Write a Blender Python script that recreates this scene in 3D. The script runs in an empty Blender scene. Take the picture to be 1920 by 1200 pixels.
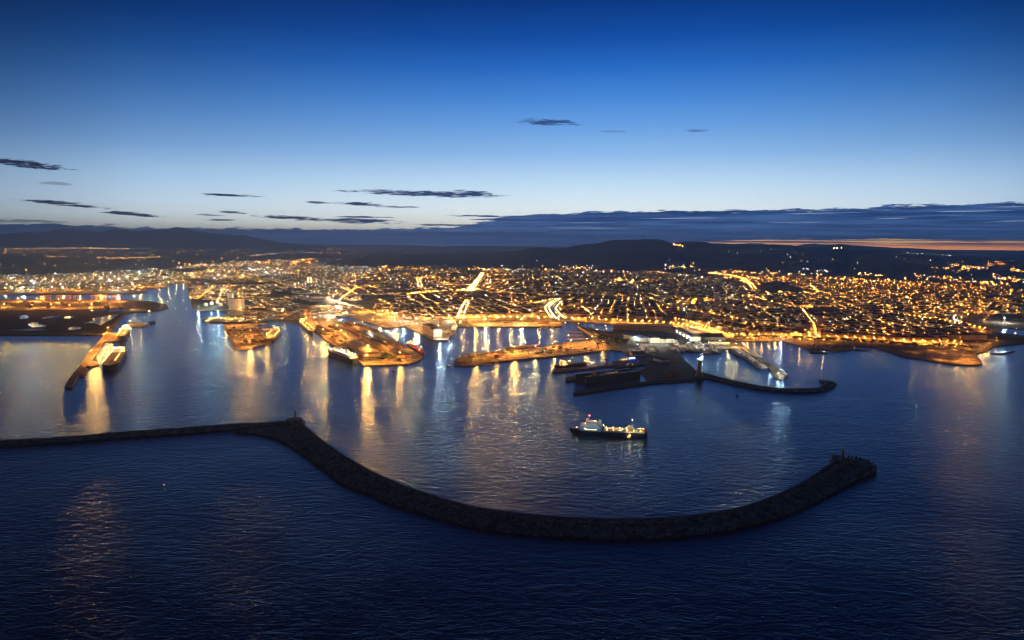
import bpy, math, random
from mathutils import Vector, Matrix, Euler, noise
from mathutils.geometry import tessellate_polygon
rnd = random.Random(7)
S = bpy.context.scene
COL = S.collection
R = math.radians
# ------------------------------------------------------------------ camera
CAMH = 330.0
HAZE = 4.4e-5
F = 1280.0                      # focal length in pixels of the 1920 wide picture
cam = bpy.data.objects.new('camera', bpy.data.cameras.new('camera'))
COL.objects.link(cam)
cam.data.sensor_width = 36; cam.data.lens = 24
cam.data.clip_start = 1; cam.data.clip_end = 300000
ROT = (Euler((R(90 - 6.40), 0, 0)).to_matrix() @ Matrix.Rotation(R(0.50), 3, 'Z'))
cam.matrix_world = Matrix.Translation((0, 0, CAMH)) @ ROT.to_4x4()
S.camera = cam
# ------------------------------------------------------------------ render
S.view_settings.view_transform = 'Standard'; S.view_settings.look = 'None'
S.view_settings.exposure = 0; S.view_settings.gamma = 1
c = S.cycles
c.use_denoising = True
try: c.denoiser = 'OPENIMAGEDENOISE'; c.denoising_prefilter = 'ACCURATE'
except Exception: pass
c.use_light_tree = True
c.max_bounces = 4; c.diffuse_bounces = 1; c.glossy_bounces = 2; c.transmission_bounces = 1; c.volume_bounces = 0
c.sample_clamp_indirect = 4; c.sample_clamp_direct = 0
c.caustics_reflective = False; c.caustics_refractive = False
c.use_adaptive_sampling = False
c.filter_width = 1.15

# ------------------------------------------------------------------ node helpers
class NT:
    def __init__(s, tree): s.t = tree; s.n = tree.nodes; s.l = tree.links
    def new(s, typ, **kw):
        n = s.n.new(typ)
        for k, v in kw.items(): setattr(n, k, v)
        return n
    def put(s, sock, v):
        if isinstance(v, bpy.types.NodeSocket): s.l.new(v, sock)
        elif v is not None: sock.default_value = (*v, 1) if isinstance(v, tuple) and len(v) == 3 else v
    def m(s, op, a, b=None, c=None, clamp=False):
        n = s.new('ShaderNodeMath', operation=op, use_clamp=clamp)
        s.put(n.inputs[0], a); s.put(n.inputs[1], b); s.put(n.inputs[2], c)
        return n.outputs[0]
    def rng(s, v, a, b, lo=0.0, hi=1.0, smooth=True):
        n = s.new('ShaderNodeMapRange', interpolation_type='SMOOTHSTEP' if smooth else 'LINEAR')
        for i, q in enumerate((v, a, b, lo, hi)): s.put(n.inputs[i], q)
        return n.outputs[0]
    def mix(s, f, a, b, blend='MIX'):
        n = s.new('ShaderNodeMix', data_type='RGBA', blend_type=blend)
        s.put(n.inputs[0], f); s.put(n.inputs[6], a); s.put(n.inputs[7], b)
        return n.outputs[2]
    def ramp(s, f, stops, interp='LINEAR'):
        n = s.new('ShaderNodeValToRGB'); cr = n.color_ramp; cr.interpolation = interp
        while len(cr.elements) < len(stops): cr.elements.new(0.5)
        for e, (p, col) in zip(cr.elements, stops):
            e.position = p
            e.color = (*col, 1) if isinstance(col, (tuple, list)) else (col, col, col, 1)
        s.put(n.inputs[0], f); return n.outputs[0]
    def noise(s, vec, scale, detail=3, rough=.5, dist=0.0):
        n = s.new('ShaderNodeTexNoise'); s.put(n.inputs['Vector'], vec)
        n.inputs['Scale'].default_value = scale; n.inputs['Detail'].default_value = detail
        n.inputs['Roughness'].default_value = rough; n.inputs['Distortion'].default_value = dist
        return n.outputs[0]
    def comb(s, x, y, z):
        n = s.new('ShaderNodeCombineXYZ')
        for i, q in enumerate((x, y, z)): s.put(n.inputs[i], q)
        return n.outputs[0]

def lin(r, g, b):
    f = lambda v: (v/255/12.92) if v/255 <= .04045 else ((v/255+.055)/1.055)**2.4
    return (f(r), f(g), f(b))

# ------------------------------------------------------------------ sky (world)
W = bpy.data.worlds.new('World'); S.world = W; W.use_nodes = True
w = NT(W.node_tree); w.n.clear()
tc = w.new('ShaderNodeTexCoord'); sp = w.new('ShaderNodeSeparateXYZ')
w.l.new(tc.outputs['Generated'], sp.inputs[0])
X, Y, Z = sp.outputs
YM = w.m('MAXIMUM', Y, 0.12)
AZ = w.m('DIVIDE', X, YM)                 # tangent of the azimuth
EL = w.m('ARCSINE', Z)                    # elevation, radians
ELD = w.m('MULTIPLY', EL, 180/math.pi)
# clear dawn sky, by elevation
stops = [(0.0, lin(232,205,165)), (0.6, lin(240,225,196)), (1.6, lin(246,246,234)), (2.8, lin(232,244,248)), (4.8, lin(198,228,250)),
         (7.2, lin(148,196,246)), (9.5, lin(108,168,238)), (11.5, lin(74,142,225)), (13.8, lin(38,110,203)),
         (16.0, lin(14,80,170)), (18.5, lin(4,56,134)), (24, lin(2,34,90)), (34, lin(2,22,62)), (55, lin(2,15,44)), (90, lin(2,11,34))]
sky = w.ramp(w.m('DIVIDE', ELD, 90.0), [(e/90, col) for e, col in stops])
# brighter towards the dawn, darker to both sides
azf = w.ramp(w.m('MULTIPLY_ADD', AZ, .5, .5),
    [(0.0, .10), (0.125, .22), (.22, .38), (.36, .74), (.50, .95), (.58, 1.0), (.68, .90), (.80, .60), (.875, .38), (1.0, .15)], 'B_SPLINE')
azlow = w.mix(w.rng(ELD, 2.0, 16.0), w.ramp(azf, [(0, (.17, .25, .37)), (.45, (.66, .75, .86)), (1, 1.0)]), azf)
sky = w.mix(1.0, sky, azlow, 'MULTIPLY')
glow = w.rng(ELD, 9.0, 0.5, 1.0, 1.30)
sky = w.mix(1.0, sky, w.comb(glow, glow, glow), 'MULTIPLY')
back = w.rng(Y, -.3, .35, .8, 1.0)
sky = w.mix(1.0, sky, w.comb(back, back, back), 'MULTIPLY')
# --- cloud bank
vec = w.comb(w.m('MULTIPLY', AZ, 9.0), w.m('MULTIPLY', ELD, 1.3), 0.0)
n1 = w.noise(vec, 1.3, 6, .62)
vec2 = w.comb(w.m('MULTIPLY', AZ, 5.5), w.m('MULTIPLY', ELD, 3.4), 4.2)
n2 = w.noise(vec2, 1.1, 5, .6)
bump_n = w.noise(w.comb(w.m('MULTIPLY', AZ, 15.0), w.m('MULTIPLY', ELD, 2.2), 9.0), 1.4, 7, .68)
top = w.ramp(w.m('MULTIPLY_ADD', AZ, .5, .5),
    [(0.10, .26), (.30, .25), (.40, .27), (.455, .32), (.50, .56), (.52, .62), (.60, .68), (.70, .70), (.86, .74), (1.0, .72)])
top = w.m('MULTIPLY', top, 4.0)
edge = w.m('ADD', top, w.m('MULTIPLY', w.m('SUBTRACT', bump_n, .5), 1.35))
bank = w.rng(w.m('SUBTRACT', edge, ELD), -.05, .09)
# thin bright gaps in the bank
vgap = w.comb(w.m('MULTIPLY', AZ, 6.0), w.m('MULTIPLY', ELD, 7.0), 1.7)
gap = w.rng(w.noise(vgap, 1.0, 3, .5), .63, .70)
gap = w.m('MULTIPLY', gap, w.rng(w.m('SUBTRACT', top, ELD), 2.2, .3))
gap = w.m('MULTIPLY', gap, w.rng(AZ, -.10, .1, .5, 1.0))
bankcol = w.mix(w.rng(ELD, 0.2, 2.6), lin(50,80,134), lin(26,60,114))
bankcol = w.mix(w.rng(n2, .35, .7, 0, .6), bankcol, lin(84,122,180))
bazf = w.rng(AZ, -.7, -.1, .55, 1.0)
bankcol = w.mix(1.0, bankcol, w.comb(bazf, bazf, bazf), 'MULTIPLY')
gapcol = w.mix(w.rng(ELD, .3, 1.6), lin(210,165,130), lin(160,180,205))
bankcol = w.mix(w.m('MULTIPLY', gap, .75), bankcol, gapcol)
# dawn strip low on the right
sc = w.ramp(w.m('MULTIPLY_ADD', AZ, .5, .5), [(.56, 0.06), (.66, .22), (.74, .29), (.90, .31), (1.0, .27)])
sc = w.m('MULTIPLY', sc, 2.0)
strip = w.m('MULTIPLY', w.rng(w.m('SUBTRACT', w.m('ADD', sc, w.m('MULTIPLY', w.m('SUBTRACT', bump_n, .5), .5)), ELD), 0.0, .12), w.rng(AZ, .17, .30))
sn = w.noise(w.comb(w.m('MULTIPLY', AZ, 5.0), w.m('MULTIPLY', ELD, 9.0), 3.3), 1.0, 4, .55)
stripcol = w.mix(w.rng(sn, .40, .56), lin(255,212,136), lin(110,90,110))
stripcol = w.mix(w.rng(ELD, .30, -.1), stripcol, (1.3, .55, .14))
stripcol = w.mix(1.0, stripcol, (1.7, 1.45, 1.25), 'MULTIPLY')
bankcol = w.mix(1.0, bankcol, (1.25, 1.25, 1.25), 'MULTIPLY')
stripcol = w.mix(1.0, stripcol, (1.3, 1.25, 1.2), 'MULTIPLY')
bankcol = w.mix(strip, bankcol, stripcol)
col = w.mix(bank, sky, bankcol)
# --- single long clouds: azimuth px, elevation px (picture units), half length, half height
def cloud(cx, cy, hl, hh, seed, dens=1.0, tilt=0.0):
    global col
    az0 = (cx-960)/1278.0
    # elevation of that point in degrees
    d = ROT @ Vector(((cx-960)/F, (600-cy)/F, -1)); d.normalize()
    e0 = math.degrees(math.asin(d.z)); az0 = d.x/d.y
    a = w.m('SUBTRACT', AZ, az0)
    e = w.m('SUBTRACT', ELD, w.m('MULTIPLY_ADD', a, tilt, e0))
    k = w.m('POWER', w.m('DIVIDE', w.m('ABSOLUTE', a), hl/F), 1.6)
    e2 = w.m('DIVIDE', e, hh*.72/22.3)
    q = w.m('ADD', k, w.m('MULTIPLY', e2, e2))
    nn = w.noise(w.comb(w.m('MULTIPLY', AZ, 26.0), w.m('MULTIPLY', ELD, 4.2), seed), 1.5, 7, .72)
    q = w.m('ADD', q, w.m('MULTIPLY', w.m('SUBTRACT', nn, .5), 4.2))
    f = w.m('MULTIPLY', w.rng(q, 1.0, .1), dens)
    cc = w.mix(w.rng(AZ, -.7, 0), lin(24,38,70), lin(40,66,118))
    col = w.mix(f, col, cc)
for a in [(1030,229,62,9,1.1,.9,-1.5), (1150,246,26,4,2.1,.35,-1), (1303,245,28,5,3.1,.5,0), (50,308,90,10,4.1,1,-3), (108,344,36,4,5.1,.4,0),
          (790,363,150,9,6.1,1,-1.2), (885,363,45,10,6.9,1,-2), (432,366,70,4,7.1,1,-.5), (118,382,95,6,8.1,1,-2.5), (245,401,60,5,9.1,1,-2.5),
          (670,382,50,5,10.1,1,-.5), (595,380,30,4,11.1,.9,-1), (745,388,50,3,12.1,.8,0), (435,398,36,4,13.1,.9,-2),
          (560,409,90,6,14.1,1,-2), (675,415,95,8,15.1,1,-1), (680,407,60,3,15.7,.9,0), (395,403,30,3,16.1,.7,0), (410,412,35,3,17.1,.8,0),
          (900,405,90,3,19.1,1,0), (950,412,70,3.5,21.1,.9,0), (40,414,90,4,20.1,.6,0), (850,422,90,3.5,23.1,.9,0),
          (1720,390,90,5,24.1,.9,0), (1600,395,60,3,25.1,.9,0)]:
    cloud(*a)
below = w.rng(ELD, -.05, -1.0)
col = w.mix(below, col, lin(10,14,30))
bg = w.new('ShaderNodeBackground'); w.l.new(col, bg.inputs[0]); bg.inputs[1].default_value = 1.0
ow = w.new('ShaderNodeOutputWorld'); w.l.new(bg.outputs[0], ow.inputs[0])
W.cycles.sampling_method = 'MANUAL'; W.cycles.sample_map_resolution = 512

# ------------------------------------------------------------------ materials
def new_mat(name):
    m = bpy.data.materials.new(name); m.use_nodes = True
    t = NT(m.node_tree); return m, t, t.n['Principled BSDF']
def mat(name, c1, c2=None, scale=.1, rough=.8, metal=0.0, bump=0.0, bscale=None):
    m, t, p = new_mat(name)
    co = t.new('ShaderNodeTexCoord').outputs['Object']
    n = t.noise(co, scale, 4, .6)
    c2 = c2 or tuple(v*.6 for v in c1)
    t.l.new(t.mix(t.rng(n, .3, .7), (*c1, 1), (*c2, 1)), p.inputs['Base Color'])
    p.inputs['Roughness'].default_value = rough; p.inputs['Metallic'].default_value = metal
    if bump:
        b = t.new('ShaderNodeBump'); b.inputs['Strength'].default_value = 1; b.inputs['Distance'].default_value = bump
        t.l.new(t.noise(co, bscale or scale*4, 4, .6), b.inputs['Height']); t.l.new(b.outputs[0], p.inputs['Normal'])
    return m
def emit(name, colr, strength):
    m, t, p = new_mat(name)
    p.inputs['Base Color'].default_value = (.4, .4, .4, 1)
    p.inputs['Emission Color'].default_value = (*colr, 1); p.inputs['Emission Strength'].default_value = strength
    m.cycles.emission_sampling = 'FRONT'
    return m
SODIUM = (1.0, .34, .03); WARM = (1.0, .50, .10); WHITE = (1.0, .92, .74); COOL = (.80, 1.0, .90)
M = {}
M['street'] = emit('sodium_street_light', SODIUM, 52)
M['street_warm'] = emit('warm_street_light', WARM, 46)
M['street_white'] = emit('white_street_light', WHITE, 30)
M['street_cool'] = emit('cool_street_light', COOL, 24)
M['mast'] = emit('sodium_floodlight', (1.0, .46, .09), 230)
M['mast_warm'] = emit('warm_floodlight', (1.0, .62, .22), 230)
M['mast_white'] = emit('white_floodlight', (1.0, .93, .74), 220)
M['mast_cool'] = emit('cool_floodlight', (.78, 1.0, .86), 180)
M['deck'] = emit('deck_light', (1.0, .44, .085), 75)
M['deck_white'] = emit('white_deck_light', (1.0, .82, .52), 50)
for k_ in ('mast', 'mast_warm', 'mast_white', 'mast_cool', 'street', 'street_warm', 'street_white', 'street_cool'): M[k_].cycles.emission_sampling = 'NONE'
def down(name, colr, strength):      # the lit underside of a street luminaire; a dark shade sits right on top of it
    return emit(name, colr, strength)
M['down_street'] = down('sodium_luminaire', (1.0, .37, .045), 6500)
M['down_street_warm'] = down('warm_luminaire', (1.0, .50, .12), 5000)
M['down_street_white'] = down('white_luminaire', (1.0, .86, .62), 900)
M['down_street_cool'] = down('cool_luminaire', (.75, 1.0, .85), 700)
M['window'] = emit('lit_window', (1.0, .60, .20), 9)
M['window_white'] = emit('bright_lit_window', (1.0, .88, .66), 9)
M['red'] = emit('red_light', (1.0, .05, .04), 60)
M['green'] = emit('green_light', (.1, 1.0, .45), 60)
M['blue'] = emit('blue_light', (.06, .12, 1.0), 420)
M['ground'] = mat('city_ground', (.19, .175, .15), (.05, .052, .042), .008, .9)
M['fields'] = mat('farmland', (.07, .075, .07), (.03, .034, .034), .0012, .95)
M['hill'] = mat('wooded_hill', (.085, .105, .12), (.04, .052, .06), .0035, 1.0)
M['asphalt'] = mat('asphalt', (.12, .118, .11), (.075, .075, .072), .03, .85)
M['quay'] = mat('quay_concrete', (.46, .41, .34), (.16, .145, .125), .06, .8)
M['apron'] = mat('port_apron', (.52, .45, .34), (.11, .095, .08), .05, .8)
M['grass'] = mat('rough_grass', (.07, .085, .035), (.04, .05, .03), .03, .95)
M['scrub'] = mat('marsh', (.03, .034, .03), (.014, .016, .016), .02, .95)
M['rock'] = mat('dark_rock', (.05, .048, .05), (.018, .018, .022), .12, .9, bump=1.2, bscale=.35)
M['block'] = mat('concrete_block', (.32, .32, .34), (.06, .062, .07), .11, .85)
M['wallstone'] = mat('sea_wall_concrete', (.34, .32, .31), (.16, .155, .155), .05, .85)
M['plaster'] = mat('ochre_plaster', (.56, .44, .28), (.42, .32, .20), .05)
M['plaster2'] = mat('pale_plaster', (.60, .55, .46), (.46, .41, .34), .05)
M['plaster3'] = mat('rose_plaster', (.50, .34, .25), (.38, .25, .18), .05)
M['brick'] = mat('brick_wall', (.22, .10, .06), (.15, .07, .045), .1)
M['tile'] = mat('roof_tile', (.17, .085, .055), (.09, .05, .035), .08)
M['flatroof'] = mat('flat_roof', (.10, .095, .09), (.055, .055, .055), .06)
M['shedroof'] = mat('shed_roof', (.20, .18, .15), (.13, .12, .105), .05, .6)
M['darkshed'] = mat('dark_shed_roof', (.07, .06, .055), (.04, .037, .035), .05, .7)
M['whitewall'] = mat('white_wall', (.72, .70, .64), (.60, .58, .52), .05)
M['bluewall'] = mat('blue_clad_wall', (.10, .16, .42), (.08, .12, .33), .05)
M['steel'] = mat('grey_steel', (.22, .22, .22), (.14, .14, .14), .2, .5, .4)
M['white'] = mat('white_paint', (.78, .78, .76), (.66, .66, .64), .1, .35)
M['navy'] = mat('navy_hull', (.020, .03, .07), (.014, .02, .045), .08, .35)
M['blackhull'] = mat('black_hull', (.02, .02, .022), (.035, .025, .022), .08, .4)
M['redhull'] = mat('red_paint', (.55, .04, .03), (.40, .03, .025), .1, .4)
M['blueship'] = mat('blue_ship_side', (.20, .33, .54), (.16, .28, .47), .08, .4)
M['deckgreen'] = mat('deck_paint', (.20, .16, .11), (.13, .11, .08), .1, .6)
M['yellow'] = mat('crane_yellow', (.60, .36, .05), (.48, .28, .04), .1, .5)
M['orange'] = mat('orange_paint', (.60, .17, .03), (.5, .13, .03), .1, .5)
M['rust'] = mat('rust_red_steel', (.26, .09, .05), (.18, .06, .04), .1, .6)
M['leaf'] = mat('pine_foliage', (.045, .06, .022), (.02, .03, .013), .25, .9)
M['bark'] = mat('bark', (.08, .055, .04), None, .5)
M['tower'] = mat('lighthouse_stone', (.36, .30, .26), (.25, .20, .18), .12, .8)
M['cont'] = [mat('container_' + n, cc) for n, cc in (('rust', (.30, .09, .05)), ('blue', (.06, .12, .28)), ('grey', (.3, .3, .3)), ('green', (.07, .2, .12)))]

def wet_foot(m):        # algae and wet stone close to the water line
    t = NT(m.node_tree); p = t.n['Principled BSDF']; co = t.new('ShaderNodeTexCoord').outputs['Object']
    sx = t.new('ShaderNodeSeparateXYZ'); t.l.new(co, sx.inputs[0]); old = p.inputs['Base Color'].links[0].from_socket
    hgt = t.m('ADD', sx.outputs[2], t.m('MULTIPLY', t.m('SUBTRACT', t.noise(co, .08, 3, .6), .5), 2.2))
    t.l.new(t.mix(t.rng(hgt, 2.4, 1.1), old, (.012, .013, .012, 1)), p.inputs['Base Color'])
wet_foot(M['block']); wet_foot(M['rock'])
def water_mat(name, deep, scale=1.0, rough=.23, amp=.42, dim=1.0):
    m, t, p = new_mat(name)
    co = t.new('ShaderNodeTexCoord').outputs['Object']
    mp = t.new('ShaderNodeMapping'); t.l.new(co, mp.inputs[0]); mp.inputs['Rotation'].default_value = (0, 0, R(24)); mp.inputs['Scale'].default_value = (1.0, 2.1, 1)
    mp2 = t.new('ShaderNodeMapping'); t.l.new(co, mp2.inputs[0]); mp2.inputs['Rotation'].default_value = (0, 0, R(-17)); mp2.inputs['Scale'].default_value = (.8, 1.7, 1)
    a = t.noise(mp.outputs[0], .055*scale, 3, .55, .6)
    b = t.noise(mp2.outputs[0], .19*scale, 3, .6, .4)
    d = t.noise(mp.outputs[0], .55*scale, 2, .6)
    patch = t.rng(t.noise(co, .0042, 4, .6, 1.5), .36, .66, .75, 1.12)
    h = t.m('MULTIPLY', patch, t.m('ADD', t.m('MULTIPLY', a, 3.0*amp), t.m('ADD', t.m('MULTIPLY', b, 1.5*amp), t.m('MULTIPLY', d, .45*amp))))
    bu = t.new('ShaderNodeBump'); bu.inputs['Strength'].default_value = 1; bu.inputs['Distance'].default_value = 1
    t.l.new(h, bu.inputs['Height']); t.l.new(bu.outputs[0], p.inputs['Normal'])
    t.n.remove(p); nm = bu.outputs[0]
    df = t.new('ShaderNodeBsdfDiffuse'); df.inputs['Color'].default_value = (*deep, 1); t.l.new(nm, df.inputs['Normal'])
    gl = t.new('ShaderNodeBsdfAnisotropic', distribution='BECKMANN'); gl.inputs['Color'].default_value = (.40*dim, .60*dim, .95*dim, 1); t.l.new(nm, gl.inputs['Normal'])
    big = t.noise(co, .0035, 3, .5, 1.0)
    t.l.new(t.rng(big, .25, .75, rough*.92, rough*1.08), gl.inputs['Roughness'])
    fr = t.new('ShaderNodeFresnel'); fr.inputs['IOR'].default_value = 1.333; t.l.new(nm, fr.inputs['Normal'])
    mx = t.new('ShaderNodeMixShader'); t.l.new(fr.outputs[0], mx.inputs[0]); t.l.new(df.outputs[0], mx.inputs[1]); t.l.new(gl.outputs[0], mx.inputs[2])
    t.l.new(mx.outputs[0], [n for n in t.n if n.type == 'OUTPUT_MATERIAL'][0].inputs['Surface'])
    return m
M['sea'] = water_mat('sea_water', (.002, .026, .11))
M['wake'] = water_mat('wake_water', (.003, .021, .08), 1.0, .19, .32, .74)
M['pond'] = water_mat('pond_water', (.003, .012, .03), 1.0, .2, .2, .45)
M['calm'] = water_mat('calm_water', (.008, .035, .09), 1.0, .25, .25)

# ------------------------------------------------------------------ pixel <-> ground
def P(x, y, z=0.0):
    d = ROT @ Vector(((x-960)/F, (600-y)/F, -1))
    t = (z-CAMH)/d.z
    return Vector((0, 0, CAMH)) + d*t
def atD(x, y, dist):             # point on the ray at forward distance dist
    d = ROT @ Vector(((x-960)/F, (600-y)/F, -1))
    return Vector((0, 0, CAMH)) + d*(dist/d.y)
RI = ROT.transposed()
def proj(p):
    v = RI @ (Vector(p) - Vector((0, 0, CAMH)))
    if v.z >= -1: return (-9999, -9999)
    return (960 + F*v.x/-v.z, 600 - F*v.y/-v.z)
def vh(x, ybase, ytop, z=0.0):   # real height of a vertical thing from its base and top rows
    b = P(x, ybase, z); d = atD(x, ytop, b.y); return d.z - z

# ------------------------------------------------------------------ mesh building
class MB:
    def __init__(s): s.v = []; s.f = []
    def add(s, vs, fs):
        o = len(s.v); s.v.extend(vs); s.f.extend([tuple(i+o for i in f) for f in fs]); return s
    def box(s, cx, cy, z0, sx, sy, sz, rot=0.0, taper=1.0, shx=0.0):
        c_, s_ = math.cos(rot), math.sin(rot); vs = []
        for k, q in ((0, 1.0), (1, taper)):
            for a, b in ((-1, -1), (1, -1), (1, 1), (-1, 1)):
                x = a*sx/2*q + shx*k; y = b*sy/2*q
                vs.append((cx+x*c_-y*s_, cy+x*s_+y*c_, z0+k*sz))
        return s.add(vs, [(3, 2, 1, 0), (4, 5, 6, 7), (0, 1, 5, 4), (1, 2, 6, 5), (2, 3, 7, 6), (3, 0, 4, 7)])
    def tube(s, a, b, r0, r1=None, n=6):
        r1 = r0 if r1 is None else r1
        a = Vector(a); b = Vector(b); d = (b-a).normalized()
        u = d.orthogonal().normalized(); v = d.cross(u); vs = []
        for p, r in ((a, r0), (b, r1)):
            for i in range(n):
                t = 2*math.pi*i/n; vs.append(tuple(p + (u*math.cos(t)+v*math.sin(t))*r))
        fs = [(i, (i+1) % n, n+(i+1) % n, n+i) for i in range(n)] + [tuple(range(n-1, -1, -1)), tuple(range(n, 2*n))]
        return s.add(vs, fs)
    def octa(s, x, y, z, r, h=None):
        h = h or r
        return s.add([(x+r, y, z), (x, y+r, z), (x-r, y, z), (x, y-r, z), (x, y, z+h), (x, y, z-h)],
                     [(0, 1, 4), (1, 2, 4), (2, 3, 4), (3, 0, 4), (1, 0, 5), (2, 1, 5), (3, 2, 5), (0, 3, 5)])
    def blob(s, x, y, z, rx, ry, rz, k=.25, n=7, m=4):
        vs = [(x, y, z-rz)]
        for j in range(1, m):
            ph = -math.pi/2 + math.pi*j/m
            for i in range(n):
                t = 2*math.pi*i/n + j*.4; q = 1+rnd.uniform(-k, k)
                vs.append((x+rx*q*math.cos(ph)*math.cos(t), y+ry*q*math.cos(ph)*math.sin(t), z+rz*q*math.sin(ph)))
        vs.append((x, y, z+rz)); fs = [(0, 1+(i+1) % n, 1+i) for i in range(n)]
        for j in range(m-2):
            for i in range(n):
                a = 1+j*n+i; b = 1+j*n+(i+1) % n; fs.append((a, b, b+n, a+n))
        L = len(vs)-1; b0 = 1+(m-2)*n
        fs += [(b0+i, b0+(i+1) % n, L) for i in range(n)]
        return s.add(vs, fs)
    def poly(s, pts, z0, z1):
        """closed outline pts (x,y) as a slab from z0 up to z1"""
        ar = sum(pts[i][0]*pts[(i+1) % len(pts)][1]-pts[(i+1) % len(pts)][0]*pts[i][1] for i in range(len(pts)))
        if ar < 0: pts = pts[::-1]
        n = len(pts); tri = tessellate_polygon([[Vector((p[0], p[1], 0)) for p in pts]])
        vs = [(p[0], p[1], z1) for p in pts] + [(p[0], p[1], z0) for p in pts]; fs = []
        for t in tri:
            a, b, c2 = (Vector(pts[i][:2]) for i in t)
            fs.append(tuple(t) if (b-a).cross(c2-a) > 0 else tuple(reversed(t)))
        fs += [(i, n+i, n+(i+1) % n, (i+1) % n) for i in range(n)]
        return s.add(vs, fs)
    def house(s, cx, cy, z0, sx, sy, h, rot=0.0):   # plain walls, no top
        c_, s_ = math.cos(rot), math.sin(rot); vs = []
        for z in (z0, z0+h):
            for a, b in ((-1, -1), (1, -1), (1, 1), (-1, 1)):
                x = a*sx/2; y = b*sy/2; vs.append((cx+x*c_-y*s_, cy+x*s_+y*c_, z))
        return s.add(vs, [(0, 1, 5, 4), (1, 2, 6, 5), (2, 3, 7, 6), (3, 0, 4, 7), (4, 5, 6, 7)])
    def roof(s, cx, cy, z0, sx, sy, h, rot=0.0, hip=.35, ov=.5):
        c_, s_ = math.cos(rot), math.sin(rot); L = sx/2+ov; B = sy/2+ov; r = L*(1-hip)
        loc = [(-L, -B, 0), (L, -B, 0), (L, B, 0), (-L, B, 0), (-r, 0, h), (r, 0, h)]
        vs = [(cx+x*c_-y*s_, cy+x*s_+y*c_, z0+z) for x, y, z in loc]
        return s.add(vs, [(0, 1, 5, 4), (1, 2, 5), (2, 3, 4, 5), (3, 0, 4), (3, 2, 1, 0)])
    def vault(s, cx, cy, z0, sx, sy, h, rot=0.0, n=8):
        c_, s_ = math.cos(rot), math.sin(rot); vs = []
        for e in (-1, 1):
            for i in range(n+1):
                t = math.pi*i/n; x = e*sx/2; y = -math.cos(t)*sy/2; z = math.sin(t)*h
                vs.append((cx+x*c_-y*s_, cy+x*s_+y*c_, z0+z))
        k = n+1
        return s.add(vs, [(i, i+k, i+k+1, i+1) for i in range(n)] + [tuple(range(n, -1, -1)), tuple(range(k, 2*k))])
    def build(s, name, m, parent=None, loc=None, smooth=False):
        me = bpy.data.meshes.new(name); me.from_pydata([tuple(v) for v in s.v], [], s.f); me.update()
        if smooth: me.polygons.foreach_set('use_smooth', [True]*len(me.polygons))
        me.materials.append(m)
        o = bpy.data.objects.new(name, me); COL.objects.link(o)
        if parent: o.parent = parent
        if loc is not None: o.location = loc
        return o
def tag(o, label=None, cat=None, group=None, kind=None):
    if label: o['label'] = label
    if cat: o['category'] = cat
    if group: o['group'] = group
    if kind: o['kind'] = kind
    return o
def empty(name, loc, rz=0.0, label=None, cat=None, group=None):
    o = bpy.data.objects.new(name, None); COL.objects.link(o); o.location = loc; o.rotation_euler = (0, 0, rz)
    o.empty_display_size = .5
    return tag(o, label, cat, group)
KIDS = {}
def copy_tree(o, parent=None):
    n = o.copy(); COL.objects.link(n)
    if parent: n.parent = parent
    for ch in KIDS.get(o.name, None) or [q for q in o.children]: copy_tree(ch, n)
    return n
def clone(proto, loc, rz, label=None, group=None, scale=None, kids=None):
    n = proto.copy(); COL.objects.link(n); n.location = loc; n.rotation_euler = (0, 0, rz)
    if scale: n.scale = (scale,)*3
    if label: n['label'] = label
    if group: n['group'] = group
    for ch in kids:
        q = ch.copy(); COL.objects.link(q); q.parent = n
    return n

# ------------------------------------------------------------------ sea
LZ = 2.6
sea = MB(); sea.add([(-90000, -3000, 0), (90000, -3000, 0), (90000, 90000, 0), (-90000, 90000, 0)], [(0, 1, 2, 3)])
tag(sea.build('sea_water', M['sea']), kind='structure')
# ------------------------------------------------------------------ mainland
coast = [(-900,553),(100,552),(240,551),(278,548.5),(258,543),(300,541.5),(316,536),(316,531.5),(350,531.5),(352,545),(361,578),(371,582.5),(420,582.5),
 (425,590),(402,595.5),(381,596.5),(378,600),(392,603),(420,603.5),(482,604.5),(497,600.5),(530,602),(556,606),
 (590,620),(613,640),(677,680.5),(682,685.5),(765,682.5),(781,678),(793,671),(790,665),(767,652),(713,622),(640,603),(627,592.5),(655,593.5),(723,614.5),(760,612),
 (813,637.5),(840,637.5),(847,625),(851,612.5),(1053,612.5),(1056,609),(1052,604),(1060,602),(1100,604),(1137,607),(1153,611),(1148,621.5),(1127,620),(1105,613.5),(1082,612.5),
 (1112,637),(1090,639),(1058,642.5),(1020,650),(937,658),(890,663),(863,668),(850,678),(851,683),(866,685.5),(890,685),(905,682),(937,677.5),(987,673),(1087,663.5),(1140,656),
 (1182,651),(1187,653),(1168,659),(1186,671),(1206,682),(1217,687),(1203,699),(1217,713),(1303,712.5),(1318,706),(1314,699),(1305,694),(1285,677),(1279,667.5),(1262,661),
 (1276,652.5),(1330,655.5),(1392,653),(1440,689),(1452,706),(1466,712),(1477,703),(1397,650),(1391,645),(1373,640.5),(1380,637.5),(1463,637.5),(1492,645.5),(1520,657),(1518,660.5),(1553,661),
 (1553,659.5),(1526,658),(1540,652),(1567,658.5),(1597,655),(1603,648),(1640,650.5),(1660,654),(1692,668),(1733,673.5),(1767,680.5),(1817,685),(1842,682.5),(1823,664),(1851,658),
 (1860,650),(1915,644),(1965,636),(1862,622),(1885,614),(1930,619),(2100,632),(2700,655)]
def w2(pts, z=LZ): return [tuple(P(x, y, z))[:2] for x, y in pts]
cw = w2(coast)
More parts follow.
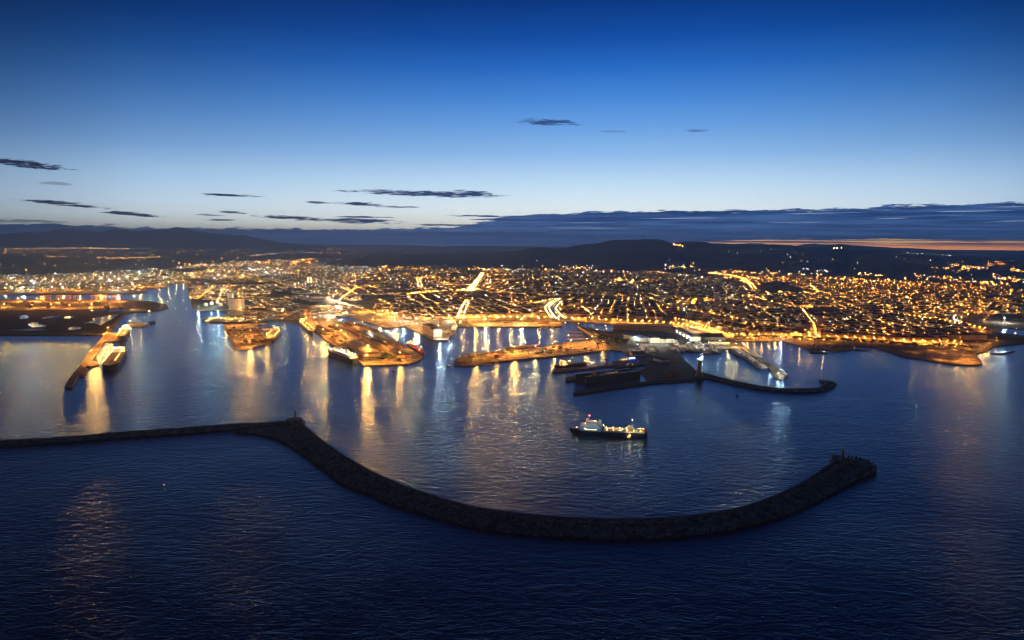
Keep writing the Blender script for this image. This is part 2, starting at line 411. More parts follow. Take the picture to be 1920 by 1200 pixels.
def fractal(pts, depth=2, k=.035, lim=9.0):     # break up the straight edges a little
    for _ in range(depth):
        o = []
        for i in range(len(pts)-1):
            a = Vector(pts[i]); b = Vector(pts[i+1]); o.append(tuple(a)); L = (b-a).length
            if 40 < L < 900:
                n = Vector((-(b-a).y, (b-a).x))/L; o.append(tuple((a+b)/2 + n*rnd.uniform(-1, 1)*min(lim, L*k)))
        o.append(tuple(pts[-1])); pts = o
    return pts
ci = coast.index((1540,652))
main = cw[:ci] + fractal(cw[ci:])
cw = main
big = main + [(60000, 6000), (80000, 20000), (80000, 85000), (-80000, 85000), (-80000, 8000), (-12000, main[0][1])]
tag(MB().poly(big, -4, LZ).build('ground', M['ground']), kind='structure')
def inside(x, y, poly):
    r = False; n = len(poly); j = n-1
    for i in range(n):
        xi, yi = poly[i][0], poly[i][1]; xj, yj = poly[j][0], poly[j][1]
        if (yi > y) != (yj > y) and x < (xj-xi)*(y-yi)/(yj-yi)+xi: r = not r
        j = i
    return r
def sheet(name, pts, z, m, kind='structure', world=False, **k):
    """a thin sheet laid on the ground"""
    w_ = pts if world else w2(pts, z)
    mb = MB().poly(w_, z-.3, z); return tag(mb.build(name, m), kind=kind, **k)
# farmland beyond the town
sheet('farmland', w2([(-400,518),(0,519),(180,505),(380,492),(560,481),(760,492),(820,494),(960,499),(1100,501),(1300,505),(1600,512),(2000,520)])+[(30000,9000),(75000,20000),(75000,80000),(-75000,80000),(-75000,20000),(-9000,6500)], LZ+.6, M['fields'], world=True)

def strip(pts, wd, z):      # road ribbon along a world polyline
    mb = MB(); vs = []; fs = []
    for i, p in enumerate(pts):
        a = Vector(pts[max(0, i-1)]); b = Vector(pts[min(len(pts)-1, i+1)]); d = (b-a).normalized(); n = Vector((-d.y, d.x))*wd/2
        vs += [(p[0]+n.x, p[1]+n.y, z), (p[0]-n.x, p[1]-n.y, z)]
    fs = [(2*i+1, 2*i+3, 2*i+2, 2*i) for i in range(len(pts)-1)]
    return mb.add(vs, fs)
def along(pts, step):
    out = []; acc = 0.0
    for i in range(len(pts)-1):
        a = Vector(pts[i]); b = Vector(pts[i+1]); L = (b-a).length
        if L < 1e-6: continue
        d = (b-a)/L; t = acc
        while t < L: out.append((a+d*t, d)); t += step
        acc = t-L
    return out
# ------------------------------------------------------------------ hills
def ridge(name, prof, dist, depth_f, depth_b, seed, base=LZ, rough=.10, nx=260, ny=46):
    xs = [a for a, b in prof]; mb = MB(); vs = []
    def crest(x):
        for i in range(len(prof)-1):
            if prof[i][0] <= x <= prof[i+1][0]:
                t = (x-prof[i][0])/(prof[i+1][0]-prof[i][0]); t = t*t*(3-2*t)
                return prof[i][1]*(1-t)+prof[i+1][1]*t
        return prof[0][1] if x < prof[0][0] else prof[-1][1]
    for j in range(ny+1):
        v = j/ny; dd = dist-depth_f + v*(depth_f+depth_b); vc = depth_f/(depth_f+depth_b)
        s_ = (math.sin(math.pi/2*min(1, v/vc))**1.5) if v <= vc else math.cos(math.pi/2*(v-vc)/(1-vc))
        for i in range(nx+1):
            x = xs[0]+(xs[-1]-xs[0])*i/nx
            p = atD(x, crest(x), dist); wx = p.x*dd/dist*.5+p.x*.5
            nz = noise.fractal(Vector((wx/1500+seed, dd/1500, seed)), 1.0, 2.0, 5)
            hh = max(0, (p.z-base))*s_
            hh *= 1 + rough*nz*(1 if v < vc*.97 else .25)*2 if v < vc*.99 else 1 + rough*nz*.15
            vs.append((wx, dd, base-6+hh+6*s_))
    fs = [(j*(nx+1)+i, j*(nx+1)+i+1, (j+1)*(nx+1)+i+1, (j+1)*(nx+1)+i) for j in range(ny) for i in range(nx)]
    mb.add(vs, fs); o = tag(mb.build(name, M['hill'], smooth=True), kind='structure')
    from mathutils.bvhtree import BVHTree
    return o, BVHTree.FromPolygons([Vector(v) for v in vs], fs)
H1, H1T = ridge('hills', [(700,478),(900,475),(960,471),(1010,463.5),(1050,466),(1100,461),(1150,454),(1190,451.5),(1225,452),(1250,456),(1290,452),(1340,456),(1400,458),(1500,463),
    (1560,461),(1620,467),(1700,474),(1800,479),(1920,481),(2100,483),(2400,490)], 14500, 6500, 3500, 3.3, rough=.12)
ridge('distant_hills', [(1200,470),(1340,458),(1420,458),(1480,463),(1520,457),(1560,458.5),(1640,463),(1700,465),(1760,468),(1800,472),(1860,471),(1920,474),(2100,476),(2400,486)], 27000, 4000, 4000, 8.3, rough=.10)
ridge('mountains', [(-500,460.5),(-300,452.5),(-80,448.5),(0,440.5),(60,436.5),(140,430.0),(190,435.0),(225,431.0),(250,433.5),(285,431.5),(330,430.5),(375,434.5),(400,437.5),(450,440.5),(490,448.5),(540,455.5),(600,460.5)], 29500, 2600, 2300, 5.1, rough=.10)

# ------------------------------------------------------------------ lamps
LAMPS = []            # (x, y, zground, height, radius, kind)
def lamp(x, y, h=9, r=1.0, k='street', z=LZ): LAMPS.append((x, y, z, h, r, k))
def rad(d): return .74 + .00009*min(d, 9000)
def road(px, wd=14, step=34, k='street', sides=1, h=9, r=None, z=LZ+.05, drop=0.0, surf=True):
    wpts = [tuple(P(x, y, z))[:2] for x, y in px]
    if surf: ROADS.append(strip(wpts, wd, z))
    for p, d in along(wpts, step):
        if rnd.random() < drop: continue
        n = Vector((-d.y, d.x))*wd*.5
        for s_ in ((-1, 1) if sides == 2 else (1,)):
            q = p + n*s_; lamp(q.x, q.y, h, r or rad(q.length), k)
ROADS = []
ROADLINES = []
def R_(px, **k): ROADLINES.append([tuple(P(x, y, LZ))[:2] for x, y in px]); road(px, **k)
# main bright streets, traced where they run
R_([(905,513),(898,524),(890,535),(882,546)], wd=26, step=40, sides=2, k='street_warm', r=2.0)
R_([(877,566),(871,578),(866,590),(863,600)], wd=24, step=34, sides=2, k='street_warm', r=1.4)
R_([(762,554),(800,549),(850,546),(884,545),(925,539)], wd=26, step=38, sides=2, r=1.6)
R_([(784,524),(787,532),(788,540)], wd=26, step=50, sides=2, k='street_warm', r=1.8)
R_([(580,522),(581,532)], wd=22, step=50, sides=2, k='street_warm', r=1.6)
R_([(640,565),(655,552),(668,543),(690,538)], wd=20, step=40, sides=1, r=1.4)
R_([(1046,563),(1034,570),(1025,579),(1030,589),(1039,600)], wd=18, step=26, sides=2, k='street_warm', r=.8)
R_([(1051,567),(1043,575),(1038,581),(1047,592),(1055,600)], wd=16, step=26, sides=1, k='street_warm', r=.8)
R_([(845,600),(900,598),(960,597),(1020,598),(1060,599)], wd=30, step=30, sides=2, r=1.2)
R_([(1058,600),(1100,602),(1145,604.5)], wd=24, step=30, sides=1, r=1.3)
R_([(1150,604),(1200,606),(1262,609.5),(1300,617),(1340,627),(1380,632),(1430,632.5),(1480,632),(1540,635),(1600,637),(1660,640),(1720,644),(1765,646),(1800,645)], wd=26, step=30, sides=2, r=1.2)
R_([(1262,600),(1290,607),(1320,618),(1345,627)], wd=20, step=36, sides=1, r=1.2)
R_([(1330,512),(1370,517),(1395,524),(1408,535),(1415,545)], wd=26, step=55, sides=2, r=2.0)
R_([(1700,593),(1740,599),(1780,606),(1810,612),(1845,619)], wd=22, step=34, sides=2, r=1.3)
R_([(1787,594),(1783,600),(1790,605),(1803,608)], wd=16, step=26, sides=1, k='street_white', r=1.3)
R_([(1505,552),(1520,551),(1538,549),(1530,542),(1522,537)], wd=18, step=45, r=1.5)
R_([(500,510),(560,515),(600,517),(680,519),(760,522),(850,525)], wd=20, step=70, sides=1, r=1.5, drop=.2)
R_([(700,500),(800,506),(900,507),(1000,508),(1080,511)], wd=20, step=110, sides=1, r=2.2, drop=.3)
R_([(1180,515),(1260,518),(1340,520)], wd=20, step=80, r=2.0, k='street_white')
R_([(620,600),(650,590),(600,575),(560,568)], wd=12, step=60, r=1.1)
R_([(610,563),(650,573),(700,583),(745,592)], wd=16, step=34, sides=1, r=1.2)
R_([(1400,555),(1450,570),(1500,580),(1523,612),(1525,632)], wd=16, step=60, r=1.2)
R_([(1240,575),(1330,590),(1420,608),(1480,618)], wd=14, step=50, r=1.2, drop=.2)
R_([(1560,600),(1640,607),(1700,613),(1760,618)], wd=14, step=50, r=1.2, drop=.2)
R_([(1600,530),(1660,535),(1710,538)], wd=16, step=55, r=1.8)
R_([(1120,560),(1180,556),(1260,560),(1330,568)], wd=14, step=60, r=1.3, drop=.3)
R_([(940,575),(1000,572),(1040,562)], wd=14, step=40, r=1.2, drop=.2)
R_([(1115,600),(1108,588),(1090,575),(1095,562)], wd=14, step=40, r=1.2, drop=.2)
R_([(290,516),(400,511),(500,507)], wd=20, step=70, k='street_warm', r=1.8, drop=.2)
# far roads over the plain
def farline(pts, n, k, r, jit=0.0, spread=0.0):
    for i in range(n):
        t = rnd.random()*(len(pts)-1); a = int(t); f = t-a
        x = pts[a][0]*(1-f)+pts[a+1][0]*f + rnd.uniform(-spread, spread); y = pts[a][1]*(1-f)+pts[a+1][1]*f + rnd.uniform(-jit, jit)
        p = P(x, y, LZ); lamp(p.x, p.y, 12, r*rnd.uniform(.7, 1.2), k if isinstance(k, str) else rnd.choice(k))
MIXK = ['street', 'street', 'street_warm', 'street_white']
farline([(-20,468),(100,466.5),(200,466),(335,466)], 90, MIXK, 5.5, 1.3)
farline([(130,465.5),(240,466)], 45, MIXK, 6, .7)
farline([(335,465),(480,463.5),(560,463),(700,461.5)], 90, MIXK, 5.0, 1.4)
farline([(690,459.5),(760,460.5),(860,463)], 80, MIXK, 6.0, 1.3)
farline([(520,465),(600,467),(640,468)], 44, 'street', 4.0, .5)
farline([(480,479),(540,475),(590,474),(665,476)], 60, MIXK, 3.0, 1.0)
farline([(88,482),(125,482)], 14, 'street', 3.0, .6)
farline([(183,484),(230,485),(262,484),(300,482)], 42, 'street', 3.0, 1.1)
farline([(765,486),(795,488)], 12, 'street', 2.8, .8)
farline([(10,472),(50,478)], 9, ['street_white', 'street_warm'], 4.5, 3)
farline([(550,488),(600,487)], 22, 'street', 2.6, 1.2)
farline([(880,463),(1050,462)], 16, MIXK, 5.0, 2)
farline([(410,487),(500,478),(560,473)], 26, MIXK, 2.8, 1.4)
farline([(-20,478),(300,474),(700,470),(960,470)], 70, MIXK, 3.2, 7)
farline([(-20,505),(150,498),(350,492)], 16, MIXK, 2.6, 7)
farline([(620,480),(800,484),(960,488)], 22, MIXK, 2.6, 5)
farline([(-20,474),(300,472),(700,467),(960,466)], 110, MIXK, 3.6, 4)
farline([(330,500),(480,492),(700,488)], 60, MIXK, 2.4, 6)
farline([(700,494),(960,495),(1200,500)], 60, MIXK, 2.2, 4)
# ------------------------------------------------------------------ town generator
BLD = []              # (x, y, sx, sy, h, rot, rooftype)
EXCL = []             # world polygons kept free
EXCL.append(w2([(1055,560),(1016,578),(1030,602),(1062,602),(1040,582)]))
EXCL.append(w2([(1455,524),(1500,540),(1560,548),(1420,548),(1400,536)]))
def near_road(x, y, d=15):
    for L in ROADLINES:
        for i in range(len(L)-1):
            ax, ay = L[i]; bx, by = L[i+1]; vx, vy = bx-ax, by-ay; q = vx*vx+vy*vy
            t = max(0, min(1, ((x-ax)*vx+(y-ay)*vy)/q)); 
            if (ax+vx*t-x)**2+(ay+vy*t-y)**2 < d*d: return True
    return False
def district(px, ang, blk, dens=.85, hmin=9, hmax=17, lampstep=38, lampdrop=.25, kinds=MIXK, flat=.3, lr=None, road_every=1, tower=0.03):
    poly = w2(px); x0 = min(p[0] for p in poly); x1 = max(p[0] for p in poly); y0 = min(p[1] for p in poly); y1 = max(p[1] for p in poly)
    ca, sa = math.cos(ang), math.sin(ang); cx, cy = (x0+x1)/2, (y0+y1)/2; Rr = math.hypot(x1-x0, y1-y0)/2
    st = 19.0
    n = int(2*Rr/(blk+st))+1
    kk = [rnd.choice(kinds) for _ in range(2*n+4)]
    on = [rnd.random() < .72 for _ in range(2*n+4)]
    for i in range(-n//2-1, n//2+1):
        for j in range(-n//2-1, n//2+1):
            u = i*(blk+st); v = j*(blk+st)
            wob = 55*noise.noise(Vector((u/420, v/420, 1.0))); wob2 = 55*noise.noise(Vector((u/420, v/420, 5.0)))
            def tw(a, b):
                a2 = a+wob; b2 = b+wob2; return (cx+a2*ca-b2*sa, cy+a2*sa+b2*ca)
            c0 = tw(u+blk/2, v+blk/2)
            if not inside(c0[0], c0[1], poly) or not inside(c0[0], c0[1], cw_big): continue
            if any(inside(c0[0], c0[1], e) for e in EXCL): continue
            dn = noise.noise(Vector((c0[0]/420, c0[1]/420, 7.7)))
            park = dn < -.38
            dist = math.hypot(*c0)
            # lamps on the two streets of this block
            for line, (du, dv) in ((i, (0, 1)), (j+n, (1, 0))):
                if not on[line % len(on)]: dr = .62
                else: dr = lampdrop*.7
                if park: dr = .9
                m_ = max(1, int(blk/lampstep))
                for q in range(m_):
                    if rnd.random() < dr: continue
                    a = (q+.5)/m_*blk
                    p = tw(u+du*a-st/2*dv*0-(st/2 if dv else 0), v+dv*a-(st/2 if du else 0))
                    k = kk[line % len(kk)] if rnd.random() < .8 else rnd.choice(kinds)
                    lamp(p[0], p[1], rnd.uniform(9, 12), (lr*.72 if lr else rad(dist))*.82*rnd.lognormvariate(-.12, .42), k)
            if park: continue
            # buildings in the block
            nb = max(1, round(blk/26)); nr = max(1, round(blk/22))
            base_h = rnd.uniform(hmin, hmax); s = blk/nb; s2 = blk/nr
            for a in range(nb):
                for b in range(nr):
                    if nr > 2 and 0 < b < nr-1 and 0 < a < nb-1: continue
                    if rnd.random() > dens: continue
                    p = tw(u+(a+.5)*s, v+(b+.5)*s2)
                    if near_road(p[0], p[1], 21): continue
                    if not inside(p[0], p[1], cw_big): continue
                    h = max(4, (base_h+rnd.uniform(-3.5, 4))*.74)
                    if rnd.random() < tower: h *= 1.9
                    BLD.append((p[0], p[1], s*rnd.uniform(.78, .98), s2*rnd.uniform(.6, .9), h, ang, 'flat' if rnd.random() < flat else 'hip'))
cw_big = cw + [(9000, 3000), (9000, 14000), (-9000, 14000), (-9000, cw[0][1])]
# old town behind the inner harbour
district([(690,585),(740,556),(860,549),(1000,553),(1020,575),(1012,595),(850,596),(760,598)], R(14), 62, .95, 10, 18, 32, .25, ['street']*5+['street_warm']*2+['street_white'], .15)
district([(1050,560),(1150,555),(1270,575),(1260,601),(1150,601),(1062,598),(1045,582)], R(-10), 62, .92, 11, 20, 34, .30, ['street']*5+['street_warm']+['street_white'], .25)
district([(640,545),(700,508),(860,510),(1010,512),(1040,556),(860,547),(720,553),(650,565)], R(22), 78, .88, 10, 20, 38, .42, MIXK, .35)
district([(1010,512),(1180,514),(1330,522),(1420,548),(1440,580),(1280,574),(1150,553),(1046,558)], R(5), 84, .86, 11, 24, 40, .48, ['street']*5+['street_warm', 'street_white', 'street_cool', 'street_white'], .5, tower=.10)
district([(1280,576),(1440,582),(1600,585),(1700,596),(1780,607),(1850,619),(1830,640),(1760,642),(1600,632),(1440,627),(1350,620),(1310,608)], R(-16), 72, .80, 9, 20, 40, .42, ['street']*5+['street_warm', 'street_cool'], .45, tower=.08)
district([(1420,546),(1560,548),(1720,556),(1900,572),(1960,600),(1860,612),(1700,594),(1580,583),(1440,580)], R(-12), 86, .60, 7, 16, 42, .46, ['street']*5+['street_warm'], .4, tower=.05)
district([(1340,514),(1440,518),(1600,522),(1800,532),(1960,545),(1980,575),(1800,562),(1600,550),(1440,545)], R(-6), 120, .45, 6, 12, 58, .46, ['street']*6+['street_warm'], .3, lr=1.9)
district([(700,506),(760,494),(900,499),(1080,504),(1250,510),(1330,517),(1180,513),(1000,511)], R(9), 150, .6, 8, 20, 75, .36, MIXK, .5, lr=2.5)
# industrial north
district([(360,545),(352,512),(420,502),(560,495),(700,500),(660,545),(600,560),(520,560),(430,556)], R(30), 110, .55, 7, 13, 46, .52, ['street_warm','street_white','street','street_cool','street_white'], .8, lr=1.5)
district([(-60,548),(-60,518),(120,514),(300,505),(350,512),(346,529),(300,538),(240,546)], R(4), 120, .45, 6, 14, 42, .45, ['street_white','street_warm','street_white','street_cool','street_warm'], .9, lr=1.6)
district([(300,505),(380,497),(520,487),(600,492),(540,497),(420,503)], R(12), 170, .4, 6, 10, 80, .42, ['street_warm','street_white','street'], .8, lr=2.6)
district([(430,575),(450,560),(600,562),(690,586),(640,590),(560,600),(500,598),(440,592)], R(28), 100, .5, 6, 11, 60, .55, ['street_warm','street','street_white'], .9, lr=1.1)
district([(353,548),(352,538),(430,534),(520,548),(470,562),(420,570),(366,577)], R(20), 80, .5, 5, 10, 26, .30, ['street','street','street_warm','street_white'], .8, lr=1.2)
# hillside villages: lamps and houses standing on the slope
from mathutils.bvhtree import BVHTree
def onhill(x, y):
    d = ROT @ Vector(((x-960)/F, (600-y)/F, -1)); d.normalize()
    hit = H1T.ray_cast(Vector((0, 0, CAMH)), d)
    return hit[0]
def village(pts, n, jit, k='street', r=2.8):
    for i in range(n):
        t = rnd.random()*(len(pts)-1); a = int(t); f = t-a
        x = pts[a][0]*(1-f)+pts[a+1][0]*f + rnd.gauss(0, jit*1.5); y = pts[a][1]*(1-f)+pts[a+1][1]*f + rnd.gauss(0, jit)
        p = onhill(x, y) or P(x, y, LZ)
        if p.y > 30000: continue
        lamp(p.x, p.y, 10, r*rnd.uniform(.7, 1.2), k if rnd.random() < .8 else 'street_white', z=p.z)
village([(1780,496),(1810,501),(1850,503)], 34, 1.0); village([(1752,507),(1790,505),(1820,506)], 24, 2.5)
village([(1852,496),(1880,495)], 16, 2); village([(1895,505),(1925,512)], 16, 1.5)
village([(1257,458),(1280,462)], 16, .7, r=4); village([(1560,466),(1580,467)], 8, .5, 'street_warm', 5)
village([(1700,476),(1760,478),(1795,480)], 14, .7, 'street_white', 3.5)
village([(1500,505),(1560,510)], 10, 1, 'street_white', 3); village([(1240,500),(1300,503)], 22, 1.5, 'street_warm', 2.2)
village([(1330,509),(1440,512),(1540,517)], 46, 1.5); village([(1610,514),(1650,518)], 16, 1.5)
village([(1715,519),(1800,527),(1900,534)], 60, 3.0, r=2.2); village([(1560,522),(1660,530)], 34, 2.5, r=2.2)
village([(960,500),(1400,495),(1900,490)], 26, 7, 'street_warm', 2.6); village([(1330,472),(1500,485)], 8, 5, 'street_white', 3)
village([(1860,520),(1925,526)], 26, 3, r=2.2); village([(1052,502),(1110,505)], 26, 1.5, r=2.4)
# bright landmark lamp high on the right
p = P(1697,531,LZ); lamp(p.x, p.y, 40, 5.0, 'street_warm')
# ------------------------------------------------------------------ roads, lamps and buildings as objects
rb = MB()
for r_ in ROADS: rb.add(r_.v, r_.f)
tag(rb.build('roads', M['asphalt']), kind='structure')
sheet('canal_water', [(1049,565),(1040,573),(1031,581),(1037,590),(1044,601),(1050,601),(1043,590),(1037,581),(1045,574),(1052,566)], LZ+.12, M['calm'])
def multi(name, parts, **k):      # one object from several meshes with a material each
    vs = []; fs = []; mi = []; mats_ = []
    for i, (mb, m) in enumerate(parts):
        if not mb.v: continue
        o = len(vs); vs += mb.v; fs += [tuple(q+o for q in f) for f in mb.f]; mi += [len(mats_)]*len(mb.f); mats_.append(m)
    me = bpy.data.meshes.new(name); me.from_pydata([tuple(v) for v in vs], [], fs); me.update()
    for m in mats_: me.materials.append(m)
    me.polygons.foreach_set('material_index', mi)
    o = bpy.data.objects.new(name, me); COL.objects.link(o); return tag(o, **k)
good = []
for L in LAMPS:
    px = proj((L[0], L[1], L[2]))
    if -60 < px[0] < 1980 and (L[1] > 9000 or inside(L[0], L[1], cw_big)): good.append((math.hypot(L[0], L[1]), px, L))
good.sort(key=lambda g: g[0]/g[2][4])
def zone(px):
    x, y = px
    if x < 360: return 'on the north industrial shore'
    if x < 640: return 'among the sheds north of the big piers'
    if x < 850: return 'in the old town behind the silo quay'
    if x < 1060: return 'behind the long quay of the inner harbour'
    if x < 1290: return 'behind the second harbour basin'
    if x < 1480: return 'behind the yacht harbour'
    if x < 1680: return 'along the coast road'
    return 'near the round headland at the far right'
KN = {'street': 'orange', 'street_warm': 'warm yellow', 'street_white': 'white', 'street_cool': 'greenish white'}
LPROTO = {}
def street_lamp(k, loc, s, label, group):
    if k not in LPROTO:
        root = empty('street_lamp', loc, 0, label, 'street lamp', group)
        p = MB().tube((0, 0, 0), (0, 0, 8.2), .16, .09, 5).build('pole', M['steel'], root)
        h = MB().octa(0, 0, 9, 1.0, .8).build('lamp_head', M[k], root)
        u = MB().add([(1, 0, 7.9), (-.6, -.9, 7.9), (-.6, .9, 7.9)], [(0, 1, 2)]).build('luminaire', M['down_'+k], root)
        root.scale = (s,)*3; sh = MB().add([(1.15, 0, 7.95), (-.75, 1.1, 7.95), (-.75, -1.1, 7.95)], [(0, 1, 2)]).build('lamp_shade', M['steel'], root)
        LPROTO[k] = (root, [p, h, u, sh]); return root
    return clone(LPROTO[k][0], loc, 0, label, group, s, LPROTO[k][1])
for d, px, (x, y, z, h, r, k) in good[:300]:
    zn = zone(px); rot = rnd.uniform(0, 1.5)
    street_lamp(k, (x, y, z), max(.8, r), 'small street lamp with %s light %s' % (KN[k], zn), 'street lamps with %s light %s' % (KN[k], zn))
lm = {k: MB() for k in KN}
dn_ = {k: MB() for k in KN}; shd = MB()
for d, px, (x, y, z, h, r, k) in good[300:]:
    lm[k].octa(x, y, z+h, r, r*.8); q_ = min(r, 1.5); dn_[k].add([(x+q_, y, z+h-r*.8-.2), (x-.6*q_, y-.8*q_, z+h-r*.8-.2), (x-.6*q_, y+.8*q_, z+h-r*.8-.2)], [(0, 1, 2)])
    q_ *= 1.25; zt = z+h-r*.8-.14; shd.add([(x+q_, y, zt), (x-.7*q_, y-.9*q_, zt), (x-.7*q_, y+.9*q_, zt)], [(0, 2, 1)])
multi('distant_street_lamps', [(lm[k], M[k]) for k in KN]+[(dn_[k], M['down_'+k]) for k in KN]+[(shd, M['steel'])], kind='stuff')
# buildings
nb = []
for b in BLD:
    px = proj((b[0], b[1], LZ+b[4]))
    if -40 < px[0] < 1960: nb.append((max(b[2], b[3])*math.sqrt(b[4])/math.hypot(b[0], b[1])**1.5, px, b))
nb.sort(key=lambda q: -q[0])
WM = ['plaster', 'plaster2', 'plaster3']; WN = {'plaster': 'ochre', 'plaster2': 'pale', 'plaster3': 'rose'}
far = {k: MB() for k in WM+['tile', 'flatroof', 'window', 'window_white']}
def lit(mb, x, y, sx, sy, h, rot, p):      # a few lit windows on the walls
    for side in range(4):
        a = rot + side*math.pi/2; nx, ny = math.sin(a), -math.cos(a)
        if ny > .3: continue
        L = sx if side % 2 == 0 else sy; D = (sy if side % 2 == 0 else sx)/2+.06; tx, ty = math.cos(a), math.sin(a)
        for f in range(int(h/3.2)):
            for c_ in range(int(L/4)):
                if rnd.random() > p: continue
                u = -L/2+2+c_*4; q = (x+nx*D+tx*u, y+ny*D+ty*u); z = LZ+1+f*3.2
                mb.add([(q[0]-tx*.8, q[1]-ty*.8, z), (q[0]+tx*.8, q[1]+ty*.8, z), (q[0]+tx*.8, q[1]+ty*.8, z+1.5), (q[0]-tx*.8, q[1]-ty*.8, z+1.5)], [(0, 1, 2, 3)])
for i, (sc_, px, (x, y, sx, sy, h, rot, rt)) in enumerate(nb):
    wm = rnd.choice(WM)
    if i < 300:
        zn = zone(px); kind_ = 'flat-roofed' if rt == 'flat' else 'tiled-roof'
        tall = 'tall' if h > 17 else 'low'
        root = empty('apartment_building', (x, y, LZ), rot, '%s %s %s building %s' % (tall, WN[wm], kind_, zn), 'building', '%s %s %s buildings %s' % (tall, WN[wm], kind_, zn))
        MB().house(0, 0, 0, sx, sy, h).build('wall', M[wm], root)
        if rt == 'flat': MB().box(0, 0, h, sx+.6, sy+.6, .8).box(sx*.15, 0, h+.8, 4, 4, 2.6).build('roof', M['flatroof'], root)
        else: MB().roof(0, 0, h+.02, sx, sy, min(sx, sy)*.24).build('roof', M['tile'], root)
    else:
        far[wm].house(x, y, LZ-.5, sx, sy, h, rot)
        if rt == 'flat': far['flatroof'].box(x, y, LZ+h-.5, sx+.6, sy+.6, .8, rot)
        else: far['tile'].roof(x, y, LZ+h-.48, sx, sy, min(sx, sy)*.24, rot)
        if i < 9000: lit(far['window' if rnd.random() < .75 else 'window_white'], x, y, sx, sy, h, rot, .03)
M['window'].cycles.emission_sampling = 'NONE'; M['window_white'].cycles.emission_sampling = 'NONE'
multi('distant_town_buildings', [(far[k], M[k]) for k in far], kind='stuff')
print('lamps', len(good), 'buildings', len(nb))

# ------------------------------------------------------------------ port ground
def quay(name, px, z, m, label, cat='quay', zb=-4, inner=None):
    pts = w2(px, z); root = empty(name, (pts[0][0], pts[0][1], 0), 0, label, cat)
    loc = [(p[0]-pts[0][0], p[1]-pts[0][1]) for p in pts]
    MB().poly(loc, zb, z).build('deck', m, root); return root
sheet('container_yard', [(-900,562),(0,561.5),(180,561),(236,562.5),(262,565),(282,570),(262,575),(200,580),(0,583),(-900,584)], 2.2, M['apron'])
quay('headland_mole', [(236,562),(262,563.5),(285,565),(312,571),(316,577),(300,582),(270,585),(234,588),(232,580)], 2.5, M['block'], 'dark mole end beside the entrance of the left channel', 'mole')
sheet('marsh_ground', [(-900,583.5),(0,583.5),(150,582.5),(240,584),(232,588),(206,613),(197,624),(160,624.5),(0,624.5),(-900,625)], 1.6, M['scrub'])
for q in [[(36,593),(48,590),(55,593),(50,597),(38,598)], [(78,596),(100,592),(113,591),(112,594),(96,597),(80,598)], [(120,594),(130,592),(139,594),(133,597),(122,597)],
          [(52,608),(60,604),(74,604),(70,608),(88,610),(82,613),(60,614)], [(155,606),(180,600),(172,597),(190,594),(205,591),(224,588),(214,596),(198,604),(190,609),(176,606)],
          [(20,618),(60,616),(86,617),(80,619),(40,620)], [(126,615),(140,612),(152,613),(150,617),(130,619)]]:
    sheet('pond', q, 1.64, M['pond'])
quay('lagoon_embankment', [(-900,624),(0,624),(196,624),(198,628),(0,627.5),(-900,628)], 2.4, M['grass'], 'low embankment along the open water left of the oil terminal', 'embankment')
quay('oil_terminal_mole', [(229,589),(237,588),(206,622),(190,652),(171,677),(148,704),(137,722),(135,726),(121,726),(128,712),(146,690),(165,661),(190,634),(198,622)], 2.9, M['quay'], 'long narrow mole of the tanker terminal running towards the camera', 'mole')
quay('terminal_jetty', [(165,678),(184,677),(186,684),(172,688),(160,685)], 3.0, M['quay'], 'small square jetty beside the moored bright tanker', 'jetty')
quay('terminal_platform', [(152,689),(166,690),(160,703),(150,704)], 3.1, M['quay'], 'outermost small platform near the tip of the tanker mole', 'jetty')
quay('terminal_berth', [(197,629),(206,624),(232,624),(240,632),(221,638),(200,640),(190,639)], 3.1, M['quay'], 'berth platform between the two tankers', 'jetty')
quay('tug_jetty', [(238,604),(270,605),(278,609),(262,613),(240,611)], 3.0, M['quay'], 'small service jetty right of the tanker mole', 'jetty')
quay('little_jetty', [(278,603),(290,602),(292,605),(282,608)], 2.6, M['rock'], 'dark rocky stub at the end of the service jetty', 'jetty')
quay('container_pier', [(418,607.5),(500,606),(480,608),(509,643.5),(441,654)], 3.2, M['apron'], 'square orange-lit pier between the channel and the big pier', 'pier')
quay('pier_landing', [(449,653.5),(474,650),(474,655),(450,656.5)], 1.6, M['quay'], 'low landing step at the front of the square pier', 'landing')
sheet('port_apron', [(592,619.5),(640,604),(713,622.5),(767,653),(790,666),(792,671),(765,682),(683,685),(679,681),(614,640)], LZ+.05, M['apron'])
sheet('port_apron', [(562,600),(590,619),(640,603),(627,592.5),(655,593),(723,614),(760,611.5),(813,637),(840,637),(847,625),(851,612),(1052,612),(1052,604),(850,601),(745,592),(650,575),(600,570),(560,580),(500,585),(430,578),(385,582),(425,583),(427,590),(500,598)], LZ+.03, M['apron'])
sheet('mole_grass', [(868,668),(905,663),(905,676),(880,680),(862,677)], LZ+.06, M['grass'])
sheet('mole_road', [(908,665),(1058,645),(1112,637.5),(1086,614),(1100,613.5),(1136,634),(1137,648),(1137,655),(1087,662),(987,672),(940,676)], LZ+.04, M['apron'])
sheet('shipyard_ground', [(1139,655),(1180,650),(1140,640),(1180,622),(1260,622),(1300,612),(1372,640),(1380,648),(1330,654),(1277,652),(1262,660),(1284,678),(1304,695),(1302,711),(1219,711),(1207,684),(1188,671),(1170,659)], LZ+.05, M['asphalt'])
sheet('industrial_yard', [(352,546),(362,578),(385,581),(430,577),(560,579),(600,569),(650,566),(600,555),(500,548)], LZ+.02, M['asphalt'])
sheet('headland_lawn', [(1740,655),(1790,655),(1830,664),(1838,681),(1815,683),(1768,678),(1735,671)], LZ+.04, M['apron'])
sheet('yacht_pier_deck', [(1394,654),(1441,688),(1455,706),(1466,710),(1474,703),(1397,652)], LZ+.05, M['asphalt'])

